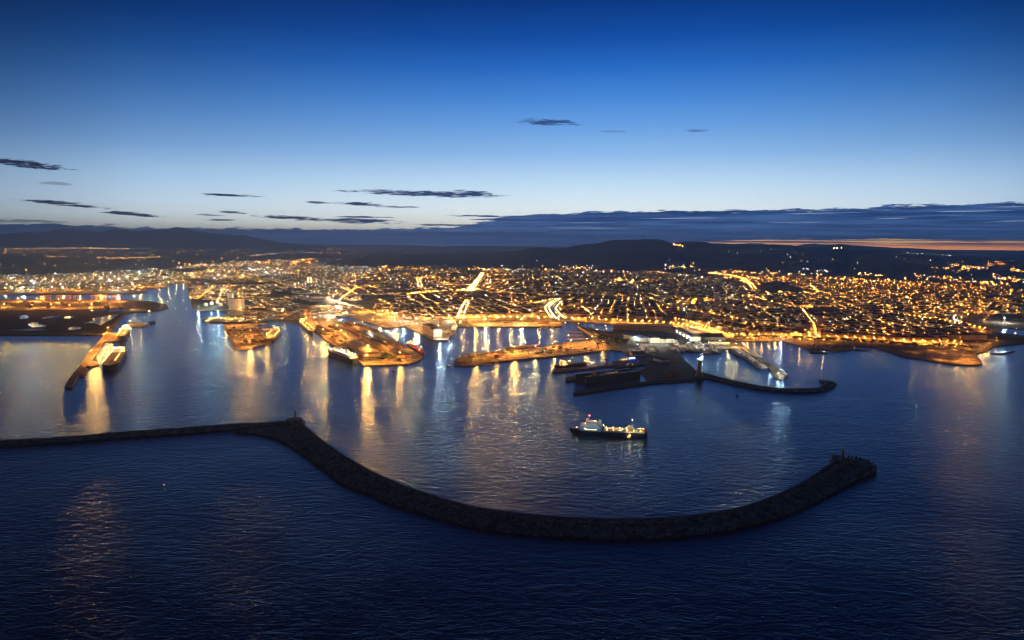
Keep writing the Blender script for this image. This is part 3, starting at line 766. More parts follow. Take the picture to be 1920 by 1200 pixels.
# ------------------------------------------------------------------ floodlight masts
FK = {'mast': 'orange', 'mast_warm': 'yellow', 'mast_white': 'white', 'mast_cool': 'greenish white'}
FP = {}
def mast(x, y, k='mast', h=24, r=1.0, where='on the quay', z=LZ):
    p = P(x, y, z); lab = '%s-lit floodlight mast %s' % (FK[k], where)
    s = h/24
    if (k, r, h) not in FP:
        root = empty('floodlight_mast', p, 0, lab, 'floodlight mast', 'floodlight masts with %s light %s' % (FK[k], where)); root.scale = (s,)*3
        a = MB().tube((0, 0, 0), (0, 0, 23), .35, .2, 6).build('pole', M['steel'], root)
        b = MB().tube((0, 0, 22.6), (0, 0, 23.1), 1.1*r, 1.1*r, 8).build('lamp_ring', M['steel'], root)
        q = MB().octa(0, 0, 24, r, r).build('lamp_head', M[k], root)
        ld = bpy.data.lights.new('floodlight', 'POINT'); ld.color = {'mast': (1, .35, .045), 'mast_warm': (1, .50, .13), 'mast_white': (1, .9, .68), 'mast_cool': (.78, 1, .84)}[k]
        ld.energy = 430000*(h/24)**1.7*r*r*(.75 if k != 'mast' else 1); ld.shadow_soft_size = 1.3*r
        e = bpy.data.objects.new('floodlight', ld); COL.objects.link(e); e.parent = root; e.location = (0, 0, 24)
        e.location.z = 24 + 2.2*r
        FP[(k, r, h)] = (root, [a, b, q, e]); return root
    return clone(FP[(k, r, h)][0], p, 0, lab, 'floodlight masts with %s light %s' % (FK[k], where), s, FP[(k, r, h)][1])
W1 = 'along the lit container yard at the far left'
for x in (-20, 34, 70, 110, 150, 190, 222): mast(x, 566+rnd.uniform(-2, 2), 'mast', 15, 1.45, W1)
for x in (8, 60, 95, 130, 172, 205): mast(x, 577+rnd.uniform(-2, 1), 'mast', 15, 1.25, W1)
for x, y in ((10,547),(45,546),(80,547),(118,545),(150,546),(190,547),(222,546),(250,540),(262,541),(300,538)): mast(x, y, rnd.choice(['mast_warm', 'mast_warm', 'mast_white', 'mast']), 24, 1.1, 'on the north shore behind the container yard', LZ)
for x, y in ((316,534),(330,531),(344,531)): mast(x, y, 'mast_warm', 20, .9, 'at the head of the left channel')
for x, y in ((20,528),(60,533),(100,530),(140,524),(180,521),(205,530),(240,524),(262,515),(280,522)): mast(x, y, rnd.choice(['mast_white', 'mast_warm', 'mast_cool']), 26, 1.4, 'in the industrial area at the far left')
for x, y in ((360,520),(400,511),(430,514),(470,508),(500,516),(455,521),(520,507),(410,522)): mast(x, y, rnd.choice(['mast_white', 'mast_warm', 'mast_warm']), 26, 1.6, 'in the industrial area behind the channel')
W2_ = 'on the tanker mole at the left'
for x, y, r in ((203,625,.9),(225,628,.9),(195,638,.8),(186,655,.7),(172,670,.85),(178,680,.6)): mast(x, y, 'mast', 20, r, W2_)
for x, y in ((262,607),(245,608)): mast(x, y, 'mast_warm', 12, .7, 'on the service jetty right of the tanker mole')
mast(253, 580, 'mast_warm', 14, .8, 'on the dark mole end beside the left channel')
W3 = 'on the square orange pier'
for x, y, r in ((425,612,.8),(450,611,.8),(482,612,.7),(470,629,1.0),(443,640,.7),(468,651,.8),(500,636,.8)): mast(x, y, 'mast', 19, r*.95, W3)
mast(372, 582, 'mast_white', 18, .8, 'at the corner of the channel bank'); mast(408, 589, 'mast_cool', 16, .8, 'by the small basin below the silo')
for x, y in ((452,583),(514,586),(531,586)): mast(x, y, 'mast_warm', 18, .8, 'in front of the long shed right of the tall silo')
for x, y, k in ((395,577,'mast_cool'),(408,573,'mast_cool'),(452,572,'mast_cool')): mast(x, y, k, 20, .8, 'around the tall grey silo block')
W4 = 'on the big pier'
for x, y, r in ((575,607,.9),(590,606,.9),(615,612,.9),(640,632,.8),(606,630,.8),(690,663,1.0),(688,682,1.0),(648,640,.8),(722,655,.7),(750,677,.7),(665,618,.7),(632,622,.8)): mast(x, y, 'mast', 24, r, W4)
mast(693, 632, 'mast_white', 20, .7, W4); mast(765, 655, 'mast_warm', 20, .6, W4)
W5 = 'on the ferry quay right of the big pier'
for x, y, k, r in ((626,563,'mast_white',1.5),(637,577,'mast_white',1.5),(618,592,'mast_white',1.2),(680,586,'mast',1.1),(713,600,'mast',.9),(727,593,'mast_warm',1.0),(743,598,'mast_warm',.9),
    (757,603,'mast_white',.9),(780,608,'mast_warm',1.0),(782,618,'mast_warm',.8),(822,622,'mast_warm',.9),(841,602,'mast_white',.9),(700,610,'mast',.7),(740,612,'mast',.7),(825,635,'mast_white',.7),(800,600,'mast_warm',.8)):
    mast(x, y, k, 24, r, W5)
W6 = 'on the long quay of the inner harbour'
for x, y, k, r in ((910,609,'mast_warm',1.3),(978,609,'mast_warm',1.5),(870,604,'mast',.9),(935,605,'mast',.8),(1010,607,'mast',.8),(1035,604,'mast',.8),(892,605,'mast',.8),(957,606,'mast_warm',.8)): mast(x, y, k, 24, r, W6)
W7 = 'on the long lit mole in front of the inner harbour'
for x, y, k, r in ((891,669,'mast',1.05),(964,662,'mast',1.1),(1004,661,'mast_warm',.8),(1040,652,'mast',.8),(1070,650,'mast',.7),(1100,646,'mast',.8),(1119,628,'mast',.6),(1110,641,'mast_warm',.7),(930,670,'mast',.6),(1066,640,'mast_warm',.6),(1130,652,'mast',.6)): mast(x, y, k, 20, r, W7)
W8 = 'at the boatyard halls'
for x, y, k, r in ((1190,640,'mast_cool',.6),(1215,646,'mast_white',.6),(1240,646,'mast_white',.6),(1262,646,'mast_white',.6),(1195,656,'mast_white',.5),(1290,640,'mast_cool',.7),(1310,643,'mast_white',.6),(1297,622,'mast_white',1.0),(1318,655,'mast_white',.5),(1350,648,'mast_cool',.5)): mast(x, y, k, 16, r, W8)
W9 = 'on the yacht pier'
for x, y, k, r in ((1395,652,'mast_warm',1.0),(1380,650,'mast_warm',1.1),(1366,649,'mast_warm',.9),(1402,658,'mast_warm',.8),(1413,666,'mast_white',.5),(1425,676,'mast_white',.4),(1445,690,'mast_white',.4),(1468,702,'mast_cool',.55),(1459,707,'mast_white',.6)): mast(x, y, k, 11, r, W9)
for x in (1402,1415,1429,1442,1453): mast(x, 637, 'mast', 9, .7, 'along the small beach road right of the boatyard')
mast(1464, 636.5, 'mast_white', 12, .8, 'at the end of the small beach road')
for x, y in ((1500,642),(1520,643),(1545,643),(1430,627),(1520,630)): mast(x, y, 'mast', 12, .6, 'along the coast right of the small beach')
WA = 'on the round headland at the far right'
for x, y in ((1715,660),(1745,656),(1762,675),(1773,662),(1790,655),(1795,678),(1808,665),(1818,672),(1826,679),(1816,681),(1806,673),(1800,651),(1821,655),(1838,652),(1846,655),(1854,648),(1765,650),(1838,660),(1868,638),(1852,643),(1830,645)): mast(x, y, 'mast', 9, .55, WA)
mast(1883,605,'mast_white',20,1.2,'by the harbour at the far right edge'); mast(1905,620,'mast_warm',9,.9,'by the harbour at the far right edge')

# ------------------------------------------------------------------ port buildings
def building(name, p0, p1, depth, h, wall, roofm, label, kind='gable', cat='building', rh=None, z=LZ, win=0, winmat='window_white'):
    """p0,p1: picture points of the near base edge; depth in metres away from the camera"""
    a = P(*p0, z); b = P(*p1, z); d = (b-a); L = d.length; rot = math.atan2(d.y, d.x)
    n = Vector((-d.y, d.x, 0))/L; c0 = (a+b)/2 + n*depth/2
    root = empty(name, c0, rot, label, cat)
    MB().house(0, 0, 0, L, depth, h).build('wall', M[wall], root)
    rh = rh if rh is not None else min(L, depth)*.14
    if kind == 'flat':
        MB().box(0, 0, h, L+.8, depth+.8, 1.0).box(L*.2, depth*.1, h+1, 5, 4, 3).build('roof', M[roofm], root)
    elif kind == 'vault':
        v = MB(); 
        if L >= depth: v.vault(0, 0, h+.02, L+1, depth+1, rh)
        else: v.vault(0, 0, h+.02, depth+1, L+1, rh, math.pi/2)
        v.build('roof', M[roofm], root, smooth=False)
    elif kind == 'hip': MB().roof(0, 0, h+.02, L, depth, rh).build('roof', M[roofm], root)
    else:
        v = MB()
        if L >= depth: v.roof(0, 0, h+.02, L, depth, rh, 0, 0.0)
        else: v.roof(0, 0, h+.02, depth, L, rh, math.pi/2, 0.0)
        v.build('roof', M[roofm], root)
    for i in range(win):
        u = -L/2+(i+.5)*L/win
        MB().box(u, -depth/2-.07, h*.30, L/win*.5, .12, h*.32).build('window', M[winmat], root)
    return root
B = building
# far left and silo area
B('grey_silo_block', (429,581), (452,581.5), 34, 54, 'whitewall', 'flatroof', 'tall pale windowless silo block behind the small basin', 'flat', 'silo')
B('silo_head_house', (427,573), (436,573), 24, 62, 'whitewall', 'flatroof', 'narrow taller tower joined to the pale silo block', 'flat', 'silo')
B('long_shed', (467,585), (545,588), 60, 9, 'plaster2', 'darkshed', 'long dark-roofed shed right of the pale silo block')
B('warehouse', (545,569), (583,577), 90, 10, 'plaster2', 'darkshed', 'wide dark-roofed warehouse behind the crane ship')
B('warehouse', (480,558), (530,560), 80, 9, 'plaster3', 'shedroof', 'pale shed among the yards behind the silo block')
B('warehouse', (390,560), (425,561), 60, 8, 'plaster', 'shedroof', 'shed left of the tall silo block beyond the channel bank')
B('warehouse', (262,524), (290,524), 70, 12, 'whitewall', 'shedroof', 'bright white hall lit at the head of the left basin')
B('white_pier_shed', (495,620), (511,619), 26, 8, 'whitewall', 'shedroof', 'small pale building at the edge of the square pier')
B('pier_office', (425,612), (434,612), 16, 6, 'plaster2', 'flatroof', 'low office at the upper left corner of the square pier', 'flat')
# big pier
def long_house(name, p0, p1, wd, h, wall, roofm, label, kind='gable', rh=None, z=LZ):
    """p0 near end, p1 far end: centre line of the building"""
    a = P(*p0, z); b = P(*p1, z); d = b-a; L = d.length; rot = math.atan2(d.y, d.x)
    root = empty(name, (a+b)/2, rot, label, 'warehouse')
    MB().house(0, 0, 0, L, wd, h).build('wall', M[wall], root)
    if kind == 'vault': MB().vault(0, 0, h+.02, L+1, wd+1, rh or wd*.25).build('roof', M[roofm], root)
    elif kind == 'flat': MB().box(0, 0, h, L+1, wd+1, 1).build('roof', M[roofm], root)
    else: MB().roof(0, 0, h+.02, L, wd, rh or wd*.15, 0, 0.0).build('roof', M[roofm], root)
    return root
long_house('vaulted_warehouse', (697,669), (658,645), 48, 8, 'plaster2', 'shedroof', 'broad vaulted warehouse with bright roof near the front of the big pier', 'vault', 7)
long_house('vaulted_warehouse', (672,644), (640,625), 34, 7, 'plaster2', 'shedroof', 'shorter vaulted warehouse behind the broad one on the big pier', 'vault', 5)
long_house('warehouse', (700,642), (622,613), 26, 9, 'brick', 'darkshed', 'long narrow dark-roofed warehouse left of centre on the big pier')
long_house('warehouse', (620,627), (598,615), 26, 9, 'plaster', 'darkshed', 'dark-roofed shed near the landward end of the big pier')
long_house('warehouse', (752,672), (700,646), 24, 9, 'plaster', 'darkshed', 'long shed right of the open yard on the big pier')
long_house('warehouse', (745,655), (650,610), 30, 9, 'brick', 'darkshed', 'longest dark warehouse along the right side of the big pier')
long_house('warehouse', (766,670), (728,652), 18, 7, 'plaster3', 'tile', 'narrow tiled shed near the tip of the big pier')
long_house('warehouse', (706,622), (655,604), 16, 7, 'brick', 'darkshed', 'thin dark shed on the inlet edge of the big pier')
# ferry quay
long_house('quay_warehouse', (704,586), (640,567), 36, 11, 'plaster', 'darkshed', 'long dark-roofed transit shed behind the ferry quay')
long_house('quay_warehouse', (711,590), (676,579), 20, 8, 'plaster', 'shedroof', 'smaller shed in front of the long transit shed')
B('low_terminal', (597,588), (636,585), 40, 8, 'plaster2', 'shedroof', 'low grey terminal shed lit by white floodlights at the head of the inlet', 'flat')
B('grain_silo', (793,625), (806,630), 30, 34, 'plaster2', 'flatroof', 'old grey grain silo at the quay corner', 'flat', 'silo')
B('grain_silo_annex', (806,630), (813,633), 30, 27, 'plaster2', 'tile', 'lower round-topped annex on the right of the old grain silo', 'vault', 'silo', rh=5)
B('square_tower', (823,610), (829,610), 12, 26, 'plaster', 'tile', 'short ochre tower behind the grain silo', 'hip', 'tower')
for i, (x0, x1, y, h) in enumerate([(855,878,607,8),(884,905,608,7),(918,938,608,8),(944,962,608.5,7),(985,1002,608,8),(1008,1030,607.5,7)]):
    B('quay_shed', (x0, y), (x1, y), 22, h, 'plaster', 'tile', 'low lit shed on the long inner quay, number %s from the left' % ['first','second','third','fourth','fifth','last'][i], 'gable')
# waterfront row behind the inner quay and the second basin
k = 0
for x0, x1, y in [(862,886,600),(890,914,599.5),(918,944,599),(950,976,598.5),(982,1008,598),(1012,1028,597.5),(1062,1080,599),(1084,1106,600),(1110,1130,601),(1134,1150,602)]:
    B('waterfront_palace', (x0, y-4), (x1, y-4), 26, 16, 'plaster', 'tile', 'ochre waterfront block facing the harbour basin, %s in the row' % ['first','second','third','fourth','fifth','sixth','seventh','eighth','ninth','tenth'][k], 'hip', win=0); k += 1
B('red_brick_fortress', (1150,619), (1268,622), 30, 15, 'brick', 'darkshed', 'long brick fortress wall building along the back of the shipyard', 'flat')
B('long_terminal', (1156,612), (1262,615), 18, 10, 'plaster', 'tile', 'long lit building between the fortress and the waterfront road', 'gable')
long_house('mole_rampart', (1117,634), (1085,614), 10, 8, 'plaster', 'quay_r' if 'quay_r' in M else 'flatroof', 'bright lit rampart running beside the little marina', 'flat')
# boatyard halls
B('boatyard_hall', (1203,642), (1218,641), 110, 14, 'whitewall', 'bluewall', 'first white boatyard hall with a blue-green roof', 'gable', 'hall', 4)
B('boatyard_hall', (1219.5,643.5), (1237,643), 100, 17, 'whitewall', 'darkshed', 'second and tallest white boatyard hall', 'gable', 'hall', 4)
B('boatyard_hall', (1238,643), (1247,643), 80, 12, 'plaster2', 'darkshed', 'narrow third boatyard hall between two white ones', 'gable', 'hall', 3)
B('boatyard_hall', (1248,643), (1262,642.5), 80, 13, 'whitewall', 'darkshed', 'fourth white boatyard hall', 'gable', 'hall', 3)
B('boatyard_annex', (1262,643), (1270,642), 40, 9, 'whitewall', 'shedroof', 'small lean-to annex at the right end of the white halls', 'gable', 'hall', 2)
r0 = long_house('blue_hall', (1306,640), (1274,622), 30, 15, 'whitewall', 'shedroof', 'large blue and white hall with a row of bright doors', 'gable', 4)
a = P(1306,640,LZ); b_ = P(1274,622,LZ); Lh = (b_-a).length
for i in range(9): MB().box(-Lh/2+(i+.6)*Lh/9.4, 15.08, 1, Lh/16, .14, 6).build('door', M['bluewall' if i % 2 else 'window_white'], r0)
B('dark_hall', (1322,638), (1360,638), 70, 10, 'plaster2', 'darkshed', 'wide dark-roofed hall right of the blue and white hall')
B('dark_hall', (1330,645), (1368,646), 30, 8, 'plaster2', 'flatroof', 'low grey workshop in front of the dark-roofed hall', 'flat')
B('workshop', (1245,702), (1262,706), 18, 7, 'brick', 'rust', 'small workshop with a reddish roof on the dark shipyard ground')
B('workshop', (1180,664), (1186,668), 40, 7, 'plaster', 'tile', 'brown shed on the old slipway')
B('workshop', (1225,676), (1240,680), 30, 7, 'plaster2', 'darkshed', 'dark workshop in the middle of the shipyard')
B('mole_villa', (915,668), (924,669), 18, 9, 'plaster', 'tile', 'small villa with tiled roof on the long mole')
B('mole_villa', (926,671), (935,671), 16, 7, 'plaster', 'tile', 'second smaller villa on the long mole')
B('mole_store', (1003,664), (1020,662), 14, 6, 'plaster2', 'darkshed', 'low store among equipment halfway along the long mole')
B('round_fort', (879,670), (893,670), 20, 5, 'plaster2', 'flatroof', 'low pale building near the tip of the long mole', 'flat')
# coast road rows on the right
cr = [(1388,1398,631,16),(1404,1418,630,20),(1424,1446,629.5,14),(1452,1474,629.5,15),(1480,1500,630,14),(1538,1556,632,18),(1560,1584,633,14),(1590,1606,634,15),(1612,1640,636,16),(1646,1672,638,16),(1676,1706,641,17),(1712,1760,643,18)]
for i, (x0, x1, y, h) in enumerate(cr):
    B('seafront_building', (x0, y-.5), (x1, y), 24, h, rnd.choice(['plaster', 'plaster3']), 'tile' if i % 3 else 'flatroof', 'orange-lit seafront building, %s of the row along the coast road from the left' % ['first','second','third','fourth','fifth','sixth','seventh','eighth','ninth','tenth','eleventh','last'][i], 'hip' if i % 3 else 'flat')
B('seafront_palace', (1758,636), (1797,637), 26, 17, 'plaster', 'flatroof', 'broad seafront palace left of the headland lamps', 'flat')
B('seafront_palace', (1800,637), (1850,637), 26, 16, 'plaster', 'flatroof', 'long seafront palace behind the headland lamps', 'flat')
for i, (x, y, h, t) in enumerate([(1133,549,42,'pale'),(1148,552,38,'ochre'),(1160,551,40,'pale'),(1000,512,60,'pale'),(815,505,46,'ochre'),(1365,583,36,'pale'),(1385,588,34,'rose'),(1405,590,34,'pale'),(1535,612,36,'rose'),(1290,596,26,'ochre'),(1325,585,30,'pale'),(1475,590,30,'rose')]):
    B('tower_block', (x, y), (x+9, y), 20, h, {'pale': 'plaster2', 'ochre': 'plaster', 'rose': 'plaster3'}[t], 'flatroof', '%s tower block standing above the roofs %s, %s' % (t, 'of the town centre' if x < 1200 else 'behind the yacht harbour', ['first','second','third','fourth','fifth','sixth','seventh','eighth','ninth','tenth','eleventh','last'][i]+' of the towers'), 'flat', 'tower block')

# sea wall and beach quay
quay('beach_quay', [(1378,638.3),(1463,638.3),(1463,637.2),(1378,637.2)], 3.2, M['quay'], 'thin lit promenade along the small beach', 'promenade')
for px_, z_, lb in [([(1600,656),(1612,655),(1628,657.5),(1628,658.5),(1604,658)], .9, 'left'), ([(1646,656.5),(1664,657),(1690,662),(1720,669),(1716,671),(1690,668),(1668,661)], .9, 'middle'),
    ([(1856,661),(1880,662),(1906,657),(1900,661),(1880,666),(1860,664)], .6, 'nearest the headland'), ([(1870,625.5),(1886,625),(1888,626.5),(1872,627)], .6, 'far right')]:
    pts = w2(px_, z_); o = MB().poly(pts, -1, z_).build('rocky_reef', M['rock']); tag(o, 'low dark reef in the water off the coast, %s one' % lb, 'reef', 'reefs off the coast')
# ------------------------------------------------------------------ breakwaters
def resample(pts, n):
    L = [0]
    for i in range(len(pts)-1): L.append(L[-1]+(Vector(pts[i+1])-Vector(pts[i])).length)
    out = []; j = 0
    for q in range(n):
        t = L[-1]*q/(n-1)
        while j < len(L)-2 and L[j+1] < t: j += 1
        f = (t-L[j])/max(1e-6, L[j+1]-L[j]); out.append(Vector(pts[j])*(1-f)+Vector(pts[j+1])*f)
    return out
def smooth(pts, it=2):
    for _ in range(it):
        o = [pts[0]]
        for i in range(len(pts)-1):
            a, b = Vector(pts[i]), Vector(pts[i+1]); o += [a*.75+b*.25, a*.25+b*.75]
        o.append(pts[-1]); pts = o
    return pts
def breakwater(name, inner, outer, zi, n, label, nrocks, rs, wallw=6.0, slope=None, mrock='block', dense=None):
    """inner: top edge of the sea wall (picture points at height zi); outer: waterline of the armour slope (height 0)"""
    I = resample(smooth([P(x, y, zi).to_2d() for x, y in inner]), n); O = resample(smooth([P(x, y, 0).to_2d() for x, y in outer]), n)
    base = I[0]; root = empty(name, (base.x, base.y, 0), 0, label, 'breakwater')
    vs = []; fs = []; wv = []; wf = []
    prof = [(0.0, zi-1.6), (.16, zi-2.0), (.30, zi-1.2), (.45, zi-2.6), (.62, zi*.52), (.8, zi*.28), (.93, .3), (1.0, -1.5)]
    m_ = len(prof)
    for i in range(n):
        d = (O[i]-I[i]); L = d.length; dn = d/L
        for j, (f, z) in enumerate(prof):
            t = wallw/L + f*(1-wallw/L)
            p = I[i]-base + d*t
            nz = noise.noise(Vector((p.x/9, p.y/9, 2)))
            e = 0 if j == 0 else 1
            p = p + dn*nz*3.2*e*(1 if j > 1 else 0)
            vs.append((p.x, p.y, z + nz*1.1*e))
        a = I[i]-base
        for t, z in ((0, -2), (0, zi-2.2), (1.8, zi-2.2), (1.8, zi), (wallw-.6, zi), (wallw, zi-3)):
            p = a + dn*t; wv.append((p.x, p.y, z))
    for i in range(n-1):
        for j in range(m_-1):
            a = i*m_+j; fs.append((a, a+m_, a+m_+1, a+1))
        for j in range(5):
            a = i*6+j; wf.append((a, a+6, a+7, a+1))
    for e in (0, n-1):
        fs.append(tuple(e*m_+j for j in range(m_))); wf.append(tuple(e*6+j for j in range(6)))
    mb = MB(); mb.v = vs; mb.f = fs; mb.build('armour_slope', M[mrock], root)
    mb = MB(); mb.v = wv; mb.f = wf; mb.build('sea_wall', M['wallstone'], root)
    rk = MB()
    for _ in range(nrocks):
        t = rnd.random()*(n-1); i = int(t); f = t-i
        A = I[i]*(1-f)+I[min(n-1, i+1)]*f-base; Bq = O[i]*(1-f)+O[min(n-1, i+1)]*f-base
        u = .10+.93*rnd.random()**.8; L = (Bq-A).length; uu = wallw/L+u*(1-wallw/L); p = A+(Bq-A)*uu
        z = 0.0
        for j in range(m_-1):
            if prof[j][0] <= u <= prof[j+1][0]: z = prof[j][1]+(prof[j+1][1]-prof[j][1])*(u-prof[j][0])/(prof[j+1][0]-prof[j][0])
        s_ = rs*rnd.uniform(.6, 1.3); q = Euler((rnd.uniform(-.7, .7), rnd.uniform(-.7, .7), rnd.uniform(0, 3))).to_matrix()
        k0 = len(rk.v); c_ = Vector((p.x, p.y, max(z, -.2)+s_*.1))
        vv = [tuple(c_ + q @ Vector((a*s_*.6, b*s_*.45, g*s_*.4))) for g in (-1, 1) for a, b in ((-1, -1), (1, -1), (1, 1), (-1, 1))]
        rk.add(vv, [(3, 2, 1, 0), (4, 5, 6, 7), (0, 1, 5, 4), (1, 2, 6, 5), (2, 3, 7, 6), (3, 0, 4, 7)])
    tag(rk.build('armour_blocks', M['block'], root), kind='stuff')
    return root
# the long curved one in the foreground
inn = [(556,789),(570,796),(600,821),(640,850),(670,868),(700,884),(750,906),(800,924),(850,939),(900,950),(950,958),(1000,963.5),(1060,968),(1120,970.5),(1180,971),(1240,968.5),(1300,964),(1350,957),(1400,946),(1440,932),(1480,914),(1507,900),(1535,881),(1557,866),(1578,855)]
out = [(545,836),(560,842),(580,859),(600,875),(625,893),(650,910),(690,926),(740,946),(790,962),(850,980),(900,991),(950,999),(1000,1004),(1060,1008.5),(1130,1011.5),(1200,1011),(1260,1008),(1320,1002),(1380,993),(1440,978),(1490,959),(1540,936),(1573,918),(1607,899),(1637,886)]
breakwater('curved_breakwater', inn, out, 7.0, 320, 'long curved dark breakwater sweeping across the foreground', 16000, 3.4)
# head of it
def mound(name, px, z, m, label, cat, topk=.72, n=60, blocks=0):
    pts = resample(smooth([P(x, y, 0).to_2d() for x, y in px]+[P(*px[0], 0).to_2d()]), n)[:-1]; c0 = sum(pts, Vector((0, 0)))/len(pts)
    root = empty(name, (c0.x, c0.y, 0), 0, label, cat); vs = []; fs = []; k = len(pts)
    for lv, (s_, zz) in enumerate(((1.03, -1.5), (1.0, .3), ((1+topk)/2, z*.5), (topk, z-.4), (topk*.9, z), (topk*.5, z+.1))):
        for p in pts:
            q = (p-c0)*s_; nz = noise.noise(Vector((q.x/8, q.y/8, lv)))
            vs.append((q.x*(1+.03*nz), q.y*(1+.03*nz), zz+nz*.8*(0 < lv < 4)))
    for lv in range(5):
        for i in range(k): fs.append((lv*k+i, lv*k+(i+1) % k, (lv+1)*k+(i+1) % k, (lv+1)*k+i))
    fs.append(tuple(range(5*k, 6*k)))
    mb = MB(); mb.v = vs; mb.f = fs; mb.build('armour_slope', M[m], root)
    if blocks:
        rk = MB()
        for _ in range(blocks):
            p = (rnd.choice(pts)-c0)*rnd.uniform(.7, 1.04); s_ = rnd.uniform(2, 4.2); f = p.length/max(.1, (pts[0]-c0).length)
            rk.box(p.x, p.y, rnd.uniform(-.5, z*.6) if rnd.random() < .5 else z*.5, s_, s_*.7, s_*.6, rnd.uniform(0, 3), .8)
        tag(rk.build('armour_blocks', M['block'], root), kind='stuff')
    return root
mound('rock_mound', [(1560,872),(1578,862),(1600,860),(1622,866),(1640,876),(1642,884),(1628,892),(1605,899),(1578,915),(1556,905)], 5.6, 'block', 'wide rounded head at the right end of the curved breakwater', 'breakwater head', blocks=700)
mound('landing_stage', [(1556,856),(1572,855),(1582,858),(1562,866),(1558,862)], 3.0, 'wallstone', 'small landing stage beside the right beacon', 'landing', .95)
# straight section on the left, rubble bank behind it
innL = [(-260,835),(-100,828),(0,825),(60,822),(150,816),(210,810),(300,804),(380,798),(440,794),(500,791),(548,788)]
outL = [(-260,854),(-100,846),(0,838),(60,834),(150,829),(210,823),(300,818),(380,812),(440,807),(490,801),(545,799)]
breakwater('straight_breakwater', innL, outL, 5.0, 200, 'long low straight breakwater running out of the left edge', 5000, 2.4, 4.5)
innM = [(440,807),(470,808),(500,811),(530,819),(552,829),(572,843)]; outM = [(440,812),(470,813),(500,818),(530,829),(552,842),(572,856)]
sheet('shallow_rubble', [(450,806),(500,798),(548,797),(566,805),(590,830),(608,862),(575,850),(552,836),(530,824),(500,815),(470,811)], 1.2, M['wallstone'])
breakwater('low_rubble_bank', innM, outM, 2.4, 60, 'low dark rubble bank curving off the corner of the breakwater', 900, 2.6, 3.0)
mound('corner_platform', [(536,790),(552,786),(566,788),(572,795),(560,801),(544,799)], 6.0, 'wallstone', 'raised platform at the corner where the two breakwaters meet', 'platform', .9)
tag(MB().poly(w2([(562,786),(572,789),(567,794),(558,792)], 1.5), -1, 1.5).build('quay_step', M['quay']), 'low landing beside the left beacon', 'landing')
# second breakwater behind the ferry
inn2 = [(1300,693),(1317,698),(1345,705),(1380,714.5),(1415,721),(1447,726),(1480,728),(1513,728),(1535,726.5),(1541,722),(1545,718),(1552,715)]
out2 = [(1300,707),(1317,709),(1345,715.5),(1380,723),(1415,730),(1447,734.5),(1480,736.5),(1513,737),(1535,736),(1550,732),(1560,727),(1567,721)]
breakwater('inner_breakwater', inn2, out2, 5.5, 180, 'shorter curved breakwater reaching right from the lighthouse', 3500, 2.8, 5.0)
mound('rock_mound', [(1536,716),(1553,714),(1562,718),(1566,722),(1556,729),(1545,727),(1547,720)], 4.5, 'block', 'hooked tip of the shorter curved breakwater', 'breakwater head', .75, blocks=150)
mound('lighthouse_rock', [(1298,708),(1303,713),(1318,712),(1330,709),(1326,702),(1314,699),(1303,701)], 4.0, 'block', 'rocky base the old lighthouse stands on', 'rock base', .8, blocks=120)
mound('rock_mound', [(851,679),(862,670),(875,668),(880,676),(872,684),(858,685)], 4.2, 'rock', 'rounded rocky tip of the long lit mole', 'mole tip', .8, blocks=100)
mound('rock_mound', [(1452,704),(1458,700),(1470,699),(1477,703),(1472,710),(1460,711)], 4.2, 'block', 'rocky round tip of the yacht pier', 'pier tip', .78, blocks=80)
# ------------------------------------------------------------------ lighthouse and beacons
lh = empty('lighthouse', P(1311,706,4.2), 0, 'tall round stone lighthouse on the rock between the shipyard and the inner breakwater', 'lighthouse')
Hh = vh(1311,706,671,4.2)
MB().tube((0, 0, 0), (0, 0, 8), 11, 8.5, 14).build('base', M['tower'], lh)
MB().tube((0, 0, 8), (0, 0, Hh*.60), 6.6, 5.6, 16).build('lower_shaft', M['tower'], lh)
MB().tube((0, 0, Hh*.60), (0, 0, Hh*.63), 6.9, 6.9, 16).build('lower_gallery', M['wallstone'], lh)
MB().tube((0, 0, Hh*.63), (0, 0, Hh*.87), 5.0, 4.5, 16).build('upper_shaft', M['tower'], lh)
MB().tube((0, 0, Hh*.87), (0, 0, Hh*.9), 5.8, 5.8, 16).build('gallery', M['wallstone'], lh)
lan = MB().tube((0, 0, Hh*.9), (0, 0, Hh*.97), 1.9, 1.9, 10).build('lantern', M['mast_white'], lh)
MB().tube((0, 0, Hh*.97), (0, 0, Hh*1.03), 2.4, .2, 10).build('lantern_roof', M['steel'], lh)
M['lantern'] = emit('lantern_glow', (1, .80, .62), 20); lan.data.materials[0] = M['lantern']
def beacon(p, ztop, z, label, m):
    b = empty('beacon_tower', P(*p, z), 0, label, 'beacon'); H = vh(p[0], p[1], ztop, z)
    MB().box(0, 0, 0, 7, 7, 3.2).build('plinth', M['wallstone'], b)
    MB().tube((0, 0, 3.2), (0, 0, H*.84), 2.2, 1.5, 10).build('shaft', M[m], b)
    MB().tube((0, 0, H*.84), (0, 0, H*.88), 2.2, 2.2, 10).build('gallery', M['wallstone'], b)
    MB().tube((0, 0, H*.88), (0, 0, H), .9, .6, 8).build('lantern', M['steel'], b)
    return b
beacon((554,788), 770, 6.0, 'small beacon tower at the corner of the breakwaters on the left', 'whitewall')
beacon((1580,862), 842, 5.6, 'small reddish beacon tower on the right head of the curved breakwater', 'rust')
